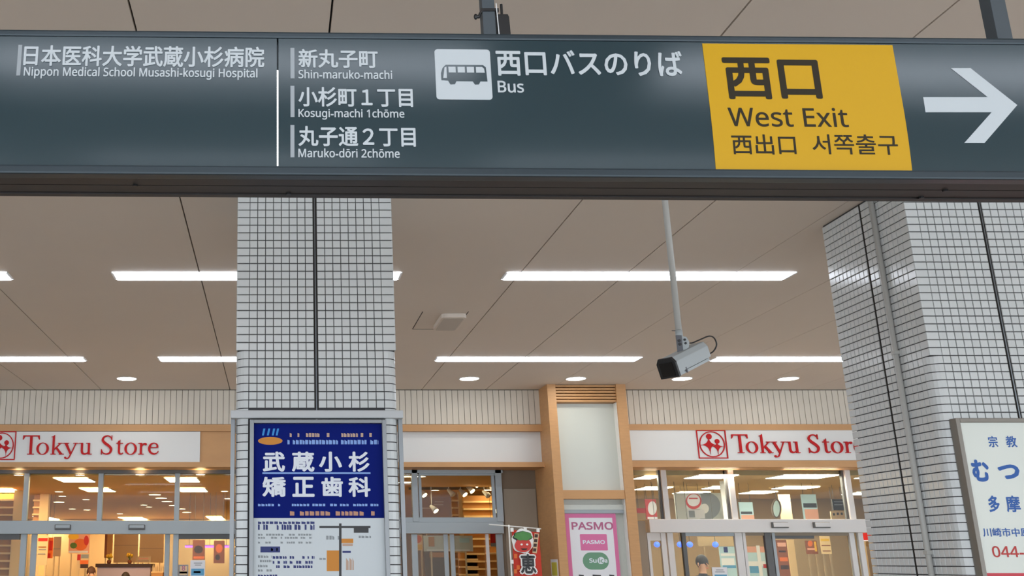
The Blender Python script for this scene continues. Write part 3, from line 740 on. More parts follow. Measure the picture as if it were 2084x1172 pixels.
def serif_name(parent, X_0, sx, Zb, sz, Y):
    for ch, off in (('T', 0), ('o', 74), ('k', 150), ('y', 217), ('u', 300), ('S', 413), ('t', 496), ('o', 539), ('r', 613), ('e', 663)):
        b = MB(); tf = lambda x, z: (X_0+(x+off)*sx, Zb+z*sz)
        for i, g in enumerate(GLYPHS[ch]):
            yf = Y-0.02-i*0.0004
            if g[0] == 'p': b.slabY([tf(*p) for p in g[1]], yf, Y)
            elif g[0] == 'o': ring(b, g[1], g[2], g[3], g[4], g[5], g[6], yf, Y, tf)
            elif g[0] == 'e': b.slabY([tf(*p) for p in ellipse(g[1], g[2], g[3], g[4], 16)], yf, Y)
            else: stroke(b, g[1], yf, Y, tf, 6 if len(g[1]) > 2 else 1)
        b.build('letter', 'logo_red', parent)
def store_sign(u0, u1, ut, ue, vt, vbase, vdesc, ul0, ul1, vl0, vl1, v0, v1, label):
    Y = YS-0.035
    t = thing('store_sign', (xat((u0+u1)/2, 905, Y), Y, zat(v1, Y)), label, 'sign')
    MB().box(xat(u0, 905, Y), xat(u1, 905, Y), Y, YS-0.002, zat(v1, Y), zat(v0, Y)).build('panel', 'board_white', t)
    X_0, X_1, Zb, Zt = xat(ut, 905, Y), xat(ue, 905, Y), zat(vbase, Y), zat(vt, Y)
    serif_name(t, X_0, (X_1-X_0)/723.0, Zb, (Zt-Zb)/100.0, Y)
    lx0, lx1, lz0, lz1 = xat(ul0, 905, Y), xat(ul1, 905, Y), zat(vl1, Y), zat(vl0, Y)
    tf = lambda a, b: (lx0+(lx1-lx0)*a, lz0+(lz1-lz0)*b)
    b = MB()
    for q in (((0, 0), (1, 0), (1, .035), (0, .035)), ((0, .965), (1, .965), (1, 1), (0, 1)), ((0, .035), (.035, .035), (.035, .965), (0, .965)), ((.965, .035), (1, .035), (1, .965), (.965, .965))):
        b.slabY([tf(*p) for p in q], Y-0.012, Y)
    lg = b.build('logo_frame', 'logo_red', t)
    b = MB(); ring(b, .5, .5, .435, .455, .40, .42, Y-0.012, Y, tf); b.build('logo_ring', 'logo_red', lg)
    def arc4(p):      # four-pointed star figure with concave sides
        out = []
        for i in range(4):
            a, c = p[i], p[(i+1) % 4]; m_ = (p[4][0], p[4][1])
            for k in range(6):
                s_ = k/6
                x_ = (1-s_)**2*a[0]+2*s_*(1-s_)*m_[0]+s_*s_*c[0]; z_ = (1-s_)**2*a[1]+2*s_*(1-s_)*m_[1]+s_*s_*c[1]
                out.append((x_, z_))
        return out
    for star, hx, hz, hr in (([(.10, .47), (.40, .78), (.66, .47), (.42, .14), (.40, .50)], .42, .77, .095), ([(.44, .44), (.66, .60), (.90, .42), (.68, .14), (.67, .42)], .68, .60, .08)):
        b = MB(); pts = [tf(*p) for p in arc4(star)]; cen = tf(*star[4])
        for k in range(len(pts)): b.slabY([cen, pts[k], pts[(k+1) % len(pts)]], Y-0.012, Y)
        b.slabY([tf(*p) for p in ellipse(hx, hz, hr, hr*1.05, 16)], Y-0.0125, Y)
        b.build('logo_figure', 'logo_red', lg)
    return t
store_sign(-160, 407, 46, 324, 886, 925, 934, -26, 32, 877.5, 936, 878, 940, 'white shop sign with red serif name at the left edge, ending in timber')
store_sign(1281, 1850, 1489, 1758, 884, 922, 930, 1419, 1479, 875, 933, 874.5, 936.5, 'white shop sign with red family logo and name right of the column')

# ---- timber clad column
colm = thing('timber_column', ((cxl+cxr)/2, (YCf+YS)/2, 0), 'light wood clad column with tall white panel between the two shops', 'column')
xs1, xs2 = xat(1133.5, 830, YCf), xat(1257, 830, YCf)
rec = 0.16
MB().box(cxl, xs1, YCf, YG+0.05, 0, HC).build('left_stile', 'wood', colm)
MB().box(xs2, cxr, YCf, YG+0.05, 0, HC).build('right_stile', 'wood', colm)
MB().box(xs1, xs2, YCf+rec, YG, 0, HC).build('core', 'wood', colm)
z818, z997, z1015 = zat(818, YCf), zat(997, YCf), zat(1015, YCf)
n = 6
for k in range(n):
    a = z818+(HC-z818)*k/n
    MB().slabZ([(xs1, YCf+0.02), (xs2, YCf+0.02), (xs2, YCf+rec), (xs1, YCf+rec)], a+0.006, a+(HC-z818)/n-0.006).build('louvre_slat', 'wood_band', colm, bevel=0.004)
MB().box(xs1, xs2, YCf+0.012, YCf+rec, z997, z1015).build('cross_rail', 'wood_band', colm, bevel=0.003)
MB().box(xs1, xs2, YCf+rec-0.012, YCf+rec, z997, z818).build('white_panel', 'panel_pale', colm)
MB().box(xs2-0.008, xs2, YCf+0.03, YCf+rec-0.012, z997, z818).build('reveal_trim', 'return_white', colm)
MB().box(xs2-0.008, xs2, YCf+0.03, YCf+rec-0.012, 0.3, z1015).build('reveal_trim', 'return_white', colm)
MB().box(xs1, xs2, YCf+rec-0.012, YCf+rec, 0.3, z1015).build('lower_panel', 'panel_pale', colm)
# card poster hung in the lower recess
YK = YCf+0.10
mat('pink', (216, 112, 160), 0.5); mat('pink_deep', (190, 70, 130), 0.5); mat('paper', (228, 228, 232), 0.5); mat('green_card', (104, 150, 120), 0.5); mat('mauve', (176, 96, 132), 0.5)
kp = thing('card_poster', (xat(1205, 1110, YK), YK, 0.8), 'pink bordered transit card poster hung in the column recess', 'poster')
kx0, kx1 = xat(1154, 1110, YK), xat(1258, 1110, YK); kz1 = zat(1045, YK)
MB().box(kx0, kx1, YK, YK+0.003, 0.8, kz1).build('sheet', 'pink', kp)
MB().box(kx0+0.05, kx1-0.05, YK-0.001, YK, 0.85, kz1-0.055).build('white_field', 'paper', kp)
MB().box(xs1+0.002, xs2-0.009, YK-0.012, YK+0.012, kz1, kz1+0.05).build('hanging_rail', 'alu', kp, bevel=0.008)
MB().box(xs1+0.002, xs2-0.009, YK, YK+0.046, kz1+0.05, kz1+0.12).build('rail_cover', 'panel_pale', kp)
def klet(txt, u0, v0, u1, v1, m, bold, d=0.002):
    return lettering(txt, xat(u0, (v0+v1)/2, YK), xat(u1, (v0+v1)/2, YK), zat(v1, YK), zat(v0, YK), YK-d, m, kp, bold)
klet(sans('PASMO'), 1163, 1062, 1248, 1078, 'mauve', 0.03)
MB().slabY(rrect(xat(1181, 1104, YK), xat(1236, 1104, YK), zat(1120, YK), zat(1087, YK), 0.012), YK-0.002, YK).build('card', 'pink', kp)
klet(sans('PASMO'), 1186, 1099, 1231, 1107, 'ink_white', 0.035, 0.003)
gz0, gz1 = zat(1159, YK), zat(1124, YK)
MB().slabY(rrect(xat(1186, 1142, YK), xat(1239, 1142, YK), gz0, gz1, (gz1-gz0)*0.49), YK-0.002, YK).build('green_card', 'green_card', kp)
klet(sans('Su'), 1199, 1136, 1214, 1145, 'ink_white', 0.035, 0.003)
MB().slabY([onY(*p, YK) for p in ellipse(1223, 1140.5, 7.2, 7.2)], YK-0.003, YK).build('card_dot', 'ink_white', kp)
klet(sans('ic'), 1219, 1136, 1228, 1145, 'green_card', 0.03, 0.0042); klet(sans('a'), 1230.5, 1138, 1236, 1145, 'ink_white', 0.035, 0.003)
glyph = MB()
for uu, ww in ((1178, 10), (1206, 17), (1240, 10)): glyph.slabY([onY(uu, 1176, YK), onY(uu+ww, 1176, YK), onY(uu+ww, 1170, YK), onY(uu, 1169, YK)], YK-0.002, YK)
glyph.build('small_print', 'ink_black', kp, kind='stuff')
# notice on the column side
ys0, zs0 = side_pt(1115, 1140, cxl) if False else (YCf+0.16, 0)
mat('notice_yellow', (206, 196, 60), 0.5)
nt_ = thing('column_notice', (cxl-0.003, YCf+0.15, 1.3), 'small yellow notice stuck on the left side of the timber column', 'notice')
zn1 = zat(1138, YCf+0.2)
MB().box(cxl-0.004, cxl, YCf+0.08, YCf+0.42, 1.25, zn1).build('sheet', 'paper', nt_)
MB().box(cxl-0.006, cxl-0.004, YCf+0.12, YCf+0.38, zn1-0.21, zn1-0.04).build('print_block', 'notice_yellow', nt_)

# ---- glazing
def pane(root, u0, v0, u1, v1, vr, Y=None, off=0.0):
    Y = (Y or YG)
    return MB().box(xat(u0, vr, Y), xat(u1, vr, Y), Y+off, Y+off+0.008, zat(v1, Y), zat(v0, Y)).build('pane', GLASS, root)
w1 = thing('window_1', (xat(200, 1000, YG), YG, zat(1060, YG)), kind='structure', label='row of transom panes above the left shop door')
member('head_frame', 'alu_dark', -140, 955, 560, 964, YG, -0.05, 0.05, w1)
for u in (53, 204.5, 360.5): member('mullion', 'alu', u-5, 963, u+5, 1061, YG, -0.04, 0.04, w1, 0.004)
for a, b_ in ((-140, 48), (58, 199.5), (209.5, 355.5), (365.5, 560)): pane(w1, a, 963, b_, 1061, 1010)
d1 = thing('door_1', (xat(200, 1100, YG), YG, 0), kind='structure', label='grey aluminium sliding door of the left shop, standing open')
member('transom_box', 'alu', -140, 1060, 560, 1087, YG, -0.10, 0.08, d1, 0.006)
for a, b_ in ((115, 147), (264, 297)):
    member('door_sensor', 'alu_dark', a, 1068, b_, 1079, YG, -0.135, -0.10, d1, 0.008); member('sensor_cover', 'alu', a+2, 1069, b_-1, 1075, YG, -0.145, -0.135, d1, 0.004)
ZF = zat(1087, YG)
def upright(root, name, m, u0, u1, d0=-0.03, d1_=0.03, vr=1130, ztop=None, Y=None):
    Y = Y or YG
    return MB().box(xat(u0, vr, Y), xat(u1, vr, Y), Y+d0, Y+d1_, 0, ztop or ZF).build(name, m, root, bevel=0.003)
for a, b_ in ((41, 53), (352, 363)): upright(d1, 'jamb', 'alu', a, b_)
for a, b_ in ((60, 72), (334, 344)): upright(d1, 'door_stile', 'alu', a, b_, 0.05, 0.08)
member('header_rail', 'alu_dark', -140, 1087, 41, 1098, YG, -0.02, 0.03, d1); member('header_rail', 'alu_dark', 363, 1087, 560, 1097, YG, -0.02, 0.03, d1)
for a, b_, of in ((-140, 41, 0), (363, 560, 0), (53, 60, .06), (344, 352, .06)):
    MB().box(xat(a, 1130, YG), xat(b_, 1130, YG), YG+of, YG+of+0.008, 0.05, ZF).build('pane', GLASS, d1)
# middle window
w2 = thing('window_2', (xat(920, 1010, YG), YG, zat(1062, YG)), kind='structure', label='grey framed window right of the poster pillar')
member('head_frame', 'alu', 720, 954, 1021, 963, YG, -0.06, 0.06, w2)
for a, b_ in ((838, 850), (1008, 1021)): member('mullion', 'alu', a, 954, b_, 1062, YG, -0.06, 0.06, w2, 0.004)
member('sill_rail', 'alu', 720, 1053, 1021, 1063, YG, -0.05, 0.05, w2, 0.004)
for a, b_, c_, d_ in ((852, 1007, 963, 968), (852, 858, 968, 1053), (1001, 1007, 968, 1053)): member('sash', 'alu', a, c_, b_, d_, YG, -0.03, 0.02, w2, 0.003)
pane(w2, 720, 962, 838, 1054, 1010); pane(w2, 850, 962, 1008, 1054, 1010)
d2 = thing('door_2', (xat(920, 1110, YG), YG, 0), kind='structure', label='grey framed glass door under the window right of the poster pillar')
member('transom_box', 'alu', 720, 1063, 1023, 1086, YG, -0.08, 0.06, d2, 0.005)
for a, b_ in ((838, 850), (1011, 1024)): upright(d2, 'jamb', 'alu', a, b_)
for a, b_ in ((905, 914), (918, 927)): upright(d2, 'door_stile', 'alu', a, b_, 0.04, 0.07)
for a, b_ in ((990, 996),): upright(d2, 'door_stile', 'alu_white', a, b_, -0.02, 0.03)
for a, b_, of in ((720, 838, 0), (850, 905, .05), (927, 990, .05), (996, 1011, 0)):
    MB().box(xat(a, 1130, YG), xat(b_, 1130, YG), YG+of, YG+of+0.008, 0.05, ZF).build('pane', GLASS, d2)
# right window and door
w3 = thing('window_3', (xat(1530, 1000, YG), YG, zat(1058, YG)), kind='structure', label='row of transom panes above the right shop door')
member('head_frame', 'alu_white', 1283, 951, 1850, 957, YG, -0.05, 0.05, w3, vr=954)
for u in (1352, 1489, 1727): member('mullion', 'alu_white', u-5.5, 957, u+5.5, 1058, YG, -0.05, 0.05, w3, 0.004)
for u in (1344.5, 1481.5, 1719.5): member('mullion_shade', 'alu_dark', u-2, 957, u+2, 1058, YG, -0.01, 0.05, w3)  # dark strip painted as the shade left of each mullion
for a, b_ in ((1270, 1346), (1358, 1483), (1495, 1721), (1733, 1850)): pane(w3, a, 957, b_, 1058, 1008)
d3 = thing('door_3', (xat(1530, 1110, YG), YG, 0), kind='structure', label='white framed sliding door of the right shop')
member('transom_box', 'alu_white', 1316, 1057, 1766, 1084, YG, -0.12, 0.08, d3, 0.006)
for a, b_ in ((1561, 1595), (1645, 1679)):
    member('door_sensor', 'alu_dark', a, 1063, b_, 1075, YG, -0.15, -0.12, d3, 0.008); member('sensor_cover', 'alu_white', a+3, 1064, b_, 1073, YG, -0.16, -0.15, d3, 0.004)
member('side_panel', 'wall_taupe_light', 1298, 1060, 1316, 1250, YG, -0.05, 0.02, d3, vr=1120)
ZG = zat(1084, YG)
for a, b_, m_ in ((1347, 1357, 'alu_white'), (1360, 1372, 'alu_white'), (1498, 1513, 'alu_white'), (1514, 1520, 'alu_white'), (1559, 1572, 'alu_dark'), (1574, 1580, 'alu'), (1732, 1742, 'alu_white'), (1750, 1760, 'alu_white'), (1319, 1325, 'alu_white'), (1390, 1398, 'alu_dark')):
    upright(d3, 'jamb', m_, a, b_, ztop=ZG, vr=1130)
member('header_rail', 'alu_white', 1322, 1084, 1348, 1100, YG, -0.02, 0.03, d3, vr=1130); member('header_rail', 'alu', 1398, 1084, 1498, 1091, YG, -0.02, 0.03, d3, vr=1130)
member('header_rail', 'alu_dark', 1580, 1090, 1662, 1096, YG, 0.0, 0.03, d3, vr=1130); member('header_rail', 'wall_taupe_light', 1520, 1084, 1732, 1090, YG, -0.02, 0.03, d3, vr=1130)
for a, b_ in ((1325, 1347), (1372, 1390), (1398, 1498), (1520, 1559), (1580, 1732), (1742, 1750)):
    MB().box(xat(a, 1130, YG), xat(b_, 1130, YG), YG+0.005, YG+0.013, 0.05, ZG).build('pane', GLASS, d3)
MB().box(XL, xat(-140, 1050, YG), YG, YG+0.2, 0, 2.9).build('wall_left', 'wall_taupe', kind='structure', label='plain wall left of the left shop front')
MB().box(xat(1850, 1050, YG), XR, YG, YG+0.2, 0, 2.9).build('wall_right', 'wall_taupe', kind='structure', label='plain wall hidden beyond the right pillar')

# ================================================================ shop interiors
ZI = 2.82
mat('shop_ceiling', (222, 170, 96), 0.7); mat('shop_ceiling_dim', (206, 176, 134), 0.7); mat('cream_wall', (216, 192, 154), 0.7); mat('tan_wall', (176, 150, 112), 0.7)
mat('shop_floor', (205, 190, 165), 0.4); mat('shop_lamp', (255, 248, 235), 0.4, emit=24.0, ecol=(255, 222, 168)); mat('shop_lamp_cool', (255, 252, 245), 0.4, emit=30.0, ecol=(255, 240, 214))
mat('slat_wood', (196, 140, 72), 0.5); mat('slat_light', (240, 206, 150), 0.5); mat('beige_dark', (120, 98, 70), 0.7)
YI = 30.0
xpart = (cxl+cxr)/2
MB().box(XL, xpart, YG+0.21, YI, -0.1, 0.0).build('floor', 'shop_floor', kind='structure', label='pale floor inside the left shop')
MB().box(xpart, XR, YG+0.21, YI, -0.1, 0.0).build('floor', 'shop_floor', kind='structure', label='pale floor inside the right shop')
MB().box(XL, xpart, YG+0.06, YI, ZI, ZI+0.1).build('ceiling', 'shop_ceiling', kind='structure', label='warm lit ceiling inside the left shop')
MB().box(xpart, XR, YG+0.06, YI, ZI, ZI+0.1).build('ceiling', 'shop_ceiling_dim', kind='structure', label='dim brown ceiling inside the right shop')
MB().box(xpart-0.05, xpart+0.05, YG+0.06, YI, 0, ZI).build('wall_partition', 'tan_wall', kind='structure', label='partition between the two shops')
MB().box(XL, xpart, YI, YI+0.2, 0, ZI).build('wall_rear_left', 'cream_wall', kind='structure', label='cream back wall inside the left shop')
MB().box(xpart, XR, 20.5, 20.7, 0, ZI).build('wall_rear_right', 'tan_wall', kind='structure', label='tan back wall inside the right shop')
MB().box(XL, XL+0.2, YG, YI, 0, ZI).build('wall_side', 'cream_wall', kind='structure', label='far left side wall of the left shop')
MB().box(XR-0.2, XR, YG, YI, 0, ZI).build('wall_side', 'tan_wall', kind='structure', label='far right side wall of the right shop')
def troffer(u0, v0, u1, v1, label, group, m='shop_lamp'):
    # rectangle on the shop ceiling given by opposite photo corners
    x0, ya = onZ(u0, v1, ZI); x1, _ = onZ(u1, v1, ZI); _, yb = onZ((u0+u1)/2, v0, ZI)
    yb = min(yb, ya+1.3)
    t = thing('shop_light', ((x0+x1)/2, (ya+yb)/2, ZI), label, 'ceiling light', group)
    MB().box(x0-0.02, x1+0.02, ya-0.02, yb+0.02, ZI-0.012, ZI).build('frame', 'lamp_white', t)
    MB().box(x0, x1, ya, yb, ZI-0.016, ZI-0.012).build('diffuser', m, t)
gl = 'ceiling panels of light inside the left shop'
troffer(130, 971, 194, 979, 'bright light panel nearest the door in the left shop, second pane', gl)
troffer(346, 971, 406, 979, 'bright light panel nearest the door in the left shop, third pane', gl)
troffer(180, 992, 235, 999, 'light panel behind the second mullion in the left shop', gl)
troffer(369, 992, 422, 999, 'light panel at the back of the left shop, fourth pane', gl)
troffer(-20, 993, 49, 1000, 'long light panel left of the first mullion in the left shop', gl)
troffer(268, 1052, 312, 1060, 'farthest light strip in the third pane of the left shop', gl)
troffer(434, 1050, 462, 1060, 'farthest light strip beside the poster pillar in the left shop', gl)
troffer(103, 1050, 127, 1057, 'farthest light strip in the second pane of the left shop', gl)
troffer(985, 990, 1007, 996, 'light panel in the window right of the poster pillar', gl)
gs = 'small round lamps in the left shop'
spots_ = [(38, 966, .06, 'first pane, by its head frame'), (163, 966, .06, 'second pane, by its head frame'), (285, 965, .06, 'third pane, by its head frame'), (408, 965, .06, 'fourth pane, by its head frame'),
    (120, 1000, .07, 'second pane, above the cream shelves'), (127, 1009, .07, 'second pane, just below the first spot'), (120, 1021, .11, 'second pane, low and wide'), (175, 1016, .07, 'second pane, near the mullion'), (147, 1035, .08, 'second pane, low centre'), (177, 1037, .08, 'second pane, low right'),
    (315, 1006, .11, 'first in the slanting row'), (328, 1013, .11, 'second in the slanting row'), (340, 1020, .11, 'third in the slanting row'), (354, 1028, .11, 'fourth in the slanting row, left of the mullion'), (368, 1035, .11, 'fifth in the slanting row, right of the mullion'), (380, 1042, .11, 'last in the slanting row'),
    (293, 1027, .07, 'third pane, middle'), (303, 1031, .07, 'third pane, right of middle'), (244, 1045, .07, 'third pane, low left'), (457, 999, .06, 'fourth pane, beside the pillar'), (463, 1014, .06, 'fourth pane, lower beside the pillar'),
    (826, 969, .09, 'narrow pane right of the poster pillar, upper'), (826, 981, .12, 'narrow pane right of the poster pillar, lower'), (855, 969, .08, 'middle window, top left corner'), (885, 997, .07, 'middle window, upper left')]
for u, v, r, lb in spots_:
    x, y = onZ(u, v, ZI); disc('shop_downlight', x, y, ZI, r, 'shop_lamp', 'round shop lamp in the left shop: '+lb, gs)
gr = 'ceiling panels of light inside the right shop'
for a in ((1288, 967, 1322, 973, 'light panel at the column side of the right shop'), (1392, 965, 1466, 972, 'light panel above the round red sign in the right shop'), (1290, 990, 1343, 995, 'lower light strip at the column side of the right shop'),
          (1428, 989, 1468, 993, 'lower light strip beside the white lamp reflection board in the right shop'), (1368, 1000, 1428, 1003, 'low light strip behind the pale reflection board in the right shop'),
          (1558, 965, 1662, 972, 'widest light panel in the right shop'), (1570, 989, 1640, 993, 'middle light strip below the widest panel in the right shop'), (1503, 999, 1555, 1003, 'low light strip right of the second mullion in the right shop'),
          (1738, 967, 1765, 972, 'light panel next to the tiled pillar in the right shop'), (1712, 1001, 1765, 1005, 'low light strip next to the tiled pillar in the right shop')):
    troffer(a[0], a[1], a[2], a[3], a[4], gr, 'shop_lamp_cool')

# slatted wooden shelving walls
def slat_wall(u0, u1, vtop, Y, label, pitch=0.125, post=True):
    x0, x1 = xat(u0, 1060, Y), xat(u1, 1060, Y); zt_ = zat(vtop, Y)
    t = thing('slat_wall', ((x0+x1)/2, Y, 0), label, 'shelving', 'slatted shelving in the left shop')
    MB().box(x0, x1, Y+0.03, Y+0.08, 0, zt_).build('back_panel', 'slat_wood', t)
    k = 0; z_ = zt_-pitch; me_ = None
    while z_ > 0.05:
        if me_ is None:
            o = MB().box(x0, x1, Y-0.05, Y+0.03, z_, z_+0.03).build('shelf_slat', 'slat_light', t); me_ = o.data; o0 = ORG[o.name]; z0_ = z_  # cream slat colour carries the lit look of the shelf edges
        else: link('shelf_slat', me_, (o0[0], o0[1], o0[2]+z_-z0_), t)
        z_ -= pitch; k += 1
    if post: MB().box(x1, x1+0.16, Y-0.06, Y+0.08, 0, zt_+0.05).build('end_post', 'slat_light', t)
slat_wall(-60, 27, 1004, 17.6, 'wooden slatted shelving at the left picture edge')
slat_wall(66, 80, 1006, 19.0, 'narrow slatted shelving behind the first mullion')
slat_wall(944, 1010, 1008, 18.0, 'gold lit slatted shelving in the window right of the poster pillar', post=False)
slat_wall(921, 934, 1006, 18.4, 'narrow slatted bay in the window right of the poster pillar')

# hanging and standing panels
def panel(name, label, cat, u0, v0, u1, v1, Y, m, hang=True, extra=(), group=None, ztop=ZI):
    vr = (v0+v1)/2
    x0, x1, z0_, z1_ = xat(u0, vr, Y), xat(u1, vr, Y), zat(v1, Y), zat(v0, Y)
    t = thing(name, ((x0+x1)/2, Y, z0_ if hang else 0), label, cat, group)
    MB().box(x0, x1, Y-0.01, Y+0.01, z0_, z1_).build('board', m, t)
    for x_ in (x0+(x1-x0)*.15, x1-(x1-x0)*.15):
        if hang: MB().tube([(x_, Y, z1_), (x_, Y, ztop)], 0.003, 6).build('wire', 'alu_dark', t)
        else: MB().box(x_-0.012, x_+0.012, Y-0.01, Y+0.01, 0, z0_).build('leg', 'tan_wall' if x_ > xpart else 'cream_wall', t)
    for i, e in enumerate(extra):
        if e[0] == 'r':
            _, a, b_, c_, d_, mm = e
            MB().box(xat(a, vr, Y), xat(c_, vr, Y), Y-0.013-0.001*i, Y-0.01, zat(d_, Y), zat(b_, Y)).build('print', mm, t)
        elif e[0] == 'e':
            _, a, b_, ra, rb_, mm = e
            MB().slabY([onY(*p, Y) for p in ellipse(a, b_, ra, rb_)], Y-0.013-0.001*i, Y-0.01).build('print', mm, t)
        else:
            _, a, b_, c_, d_, mm, tx = e
            lettering(sans(tx), xat(a, vr, Y), xat(c_, vr, Y), zat(d_, Y), zat(b_, Y), Y-0.0135-0.001*i, mm, t, 0.02)
    return t
mat('orange', (226, 110, 40), 0.5); mat('red', (196, 36, 30), 0.5); mat('yellow', (240, 190, 50), 0.5); mat('leaf', (90, 120, 50), 0.5); mat('salmon', (232, 168, 140), 0.5)
mat('brown', (140, 76, 40), 0.5); mat('brown_dark', (60, 34, 26), 0.5); mat('sky', (90, 160, 200), 0.5); mat('pale_blue', (190, 222, 228), 0.5); mat('purple_lamp', (150, 80, 240), 0.5, emit=3.0); mat('blue_lamp', (60, 90, 255), 0.5, emit=3.0)
mat('cream_panel', (222, 192, 152), 0.6); mat('lilac', (196, 184, 204), 0.6)
panel('food_poster', 'poster of a sliced vegetable dish in the left shop doorway', 'poster', 140, 1086, 182, 1126, 20.0, 'salmon', False,
      [('e', 150, 1092, 11, 6, 'yellow'), ('e', 164, 1108, 14, 12, 'orange'), ('e', 176, 1100, 5, 10, 'red'), ('e', 150, 1110, 7, 6, 'leaf'), ('r', 141, 1121, 180, 1125, 'paper')])
panel('price_board', 'cream price board with a red heading by the left door stile', 'notice', 75, 1089, 97, 1150, 18.5, 'cream_wall', False, [('r', 77, 1095, 96, 1101, 'red'), ('r', 78, 1112, 94, 1114, 'brown'), ('r', 79, 1117, 94, 1119, 'ink_grey'), ('r', 78, 1126, 93, 1128, 'ink_grey')])
panel('red_banner', 'narrow red and orange banner between the two posters', 'banner', 97, 1094, 108, 1136, 19.2, 'orange', True, [('r', 100, 1100, 107, 1120, 'red'), ('r', 98, 1126, 104, 1135, 'red')])
panel('grey_board', 'two tier grey board beside the red banner', 'board', 109, 1092, 124, 1132, 20.5, 'ink_tan', False, [('r', 109, 1116, 124, 1117.5, 'ink_grey')])
panel('drink_poster', 'small red bordered poster with a dark dish below the food poster', 'poster', 157, 1127, 181, 1158, 19.8, 'cream_wall', False, [('r', 157, 1128, 164, 1140, 'red'), ('r', 165, 1128, 180, 1136, 'ink_grey'), ('r', 163, 1140, 180, 1148, 'orange'), ('r', 164, 1148, 180, 1156, 'brown_dark')])
panel('kitchen_panel', 'cream wall panel left of the black wire in the doorway', 'panel', 232, 1087, 281, 1145, 24.0, 'cream_panel', False, [('r', 232, 1109, 281, 1110.2, 'ink_tan')])
panel('kitchen_panel', 'cream wall panel right of the black wire in the doorway', 'panel', 284, 1087, 333, 1145, 24.0, 'cream_panel', False, [('r', 284, 1115, 333, 1116.2, 'ink_tan')])
panel('menu_board', 'pale menu board with faint pink writing above the counter', 'menu board', 277, 1132, 307, 1145, 21.5, 'cream_wall', False, [('r', 282, 1135, 302, 1138, 'salmon'), ('r', 281, 1140, 303, 1142, 'ink_tan')])
panel('wood_panel', 'upright wooden panel in the middle of the left doorway', 'panel', 213, 1087, 229, 1135, 22.0, 'slat_wood', False, [('r', 213, 1087, 218, 1135, 'brown')])
# counter with flowers
ct = thing('shop_counter', (xat(252, 1150, 20.5), 20.7, 0), 'shop counter with a dark top behind the left doorway', 'counter')
MB().box(xat(195, 1150, 20.5), xat(309, 1150, 20.5), 20.45, 21.0, zat(1154, 20.5), zat(1147, 20.5)).build('counter_top', 'brown_dark', ct, bevel=0.005)
MB().box(xat(198, 1150, 20.5), xat(306, 1150, 20.5), 20.5, 20.95, 0, zat(1154, 20.5)).build('counter_body', 'lilac', ct)
def flowers(u, v0, v1, Y, label, base=None):
    x = xat(u, (v0+v1)/2, Y); z1_ = zat(v0, Y); z0_ = zat(v1, Y)
    t = thing('flower_vase', (x, Y, z0_), label, 'flowers')
    h_ = z1_-z0_
    MB().tube([(x, Y, z0_), (x, Y, z0_+h_*.2), (x, Y, z0_+h_*.4)], [0.03, 0.045, 0.028], 12).build('vase', 'brown', t, smooth=True)
    rr = random.Random(int(u))
    for k in range(7):
        a = rr.random()*6.28; r_ = 0.02+0.05*rr.random()
        tp = (x+r_*math.cos(a), Y+r_*math.sin(a), z0_+h_*(0.7+0.25*rr.random()))
        st_ = MB().tube([(x, Y, z0_+h_*.35), tp], 0.004, 6).build('stem', 'leaf', t)
        MB().ball(tp, 0.028, 0.028, 0.032, 8, 6).build('blossom', 'yellow', t, smooth=True)
zct = 1147
flowers(222, 1127, zct, 20.7, 'yellow flowers in a vase on the left part of the counter')
flowers(264, 1127, zct, 20.7, 'yellow flowers in a vase on the right part of the counter')
# sausage-like bottle row right of the counter
for k in range(7):
    u = 312+k*3.2; x = xat(u, 1150, 20.0)
    pass
sh = thing('display_shelf', (xat(322, 1160, 20.2), 20.2, 0), 'low display shelf of small jars beside the counter', 'shelf')
MB().box(xat(309, 1160, 20.2), xat(334, 1160, 20.2), 20.05, 20.35, zat(1163, 20.2)-0.02, zat(1163, 20.2)).build('top_shelf', 'slat_light', sh)
MB().box(xat(310, 1160, 20.2), xat(333, 1160, 20.2), 20.06, 20.34, 0, zat(1163, 20.2)-0.02).build('body', 'slat_wood', sh)
for k in range(6):
    x = xat(311.5+k*4, 1155, 20.2); z_ = zat(1163, 20.2)
    j = MB().tube([(x, 20.2, z_), (x, 20.2, z_+0.08), (x, 20.2, z_+0.10), (x, 20.2, z_+0.13)], [0.016, 0.016, 0.009, 0.009], 8).build('sauce_bottle', 'cream_wall', None, label='small pale bottle on the display shelf, number %s from the counter' % ('first', 'second', 'third', 'fourth', 'fifth', 'sixth')[k], cat='bottle', group='bottles on the display shelf')
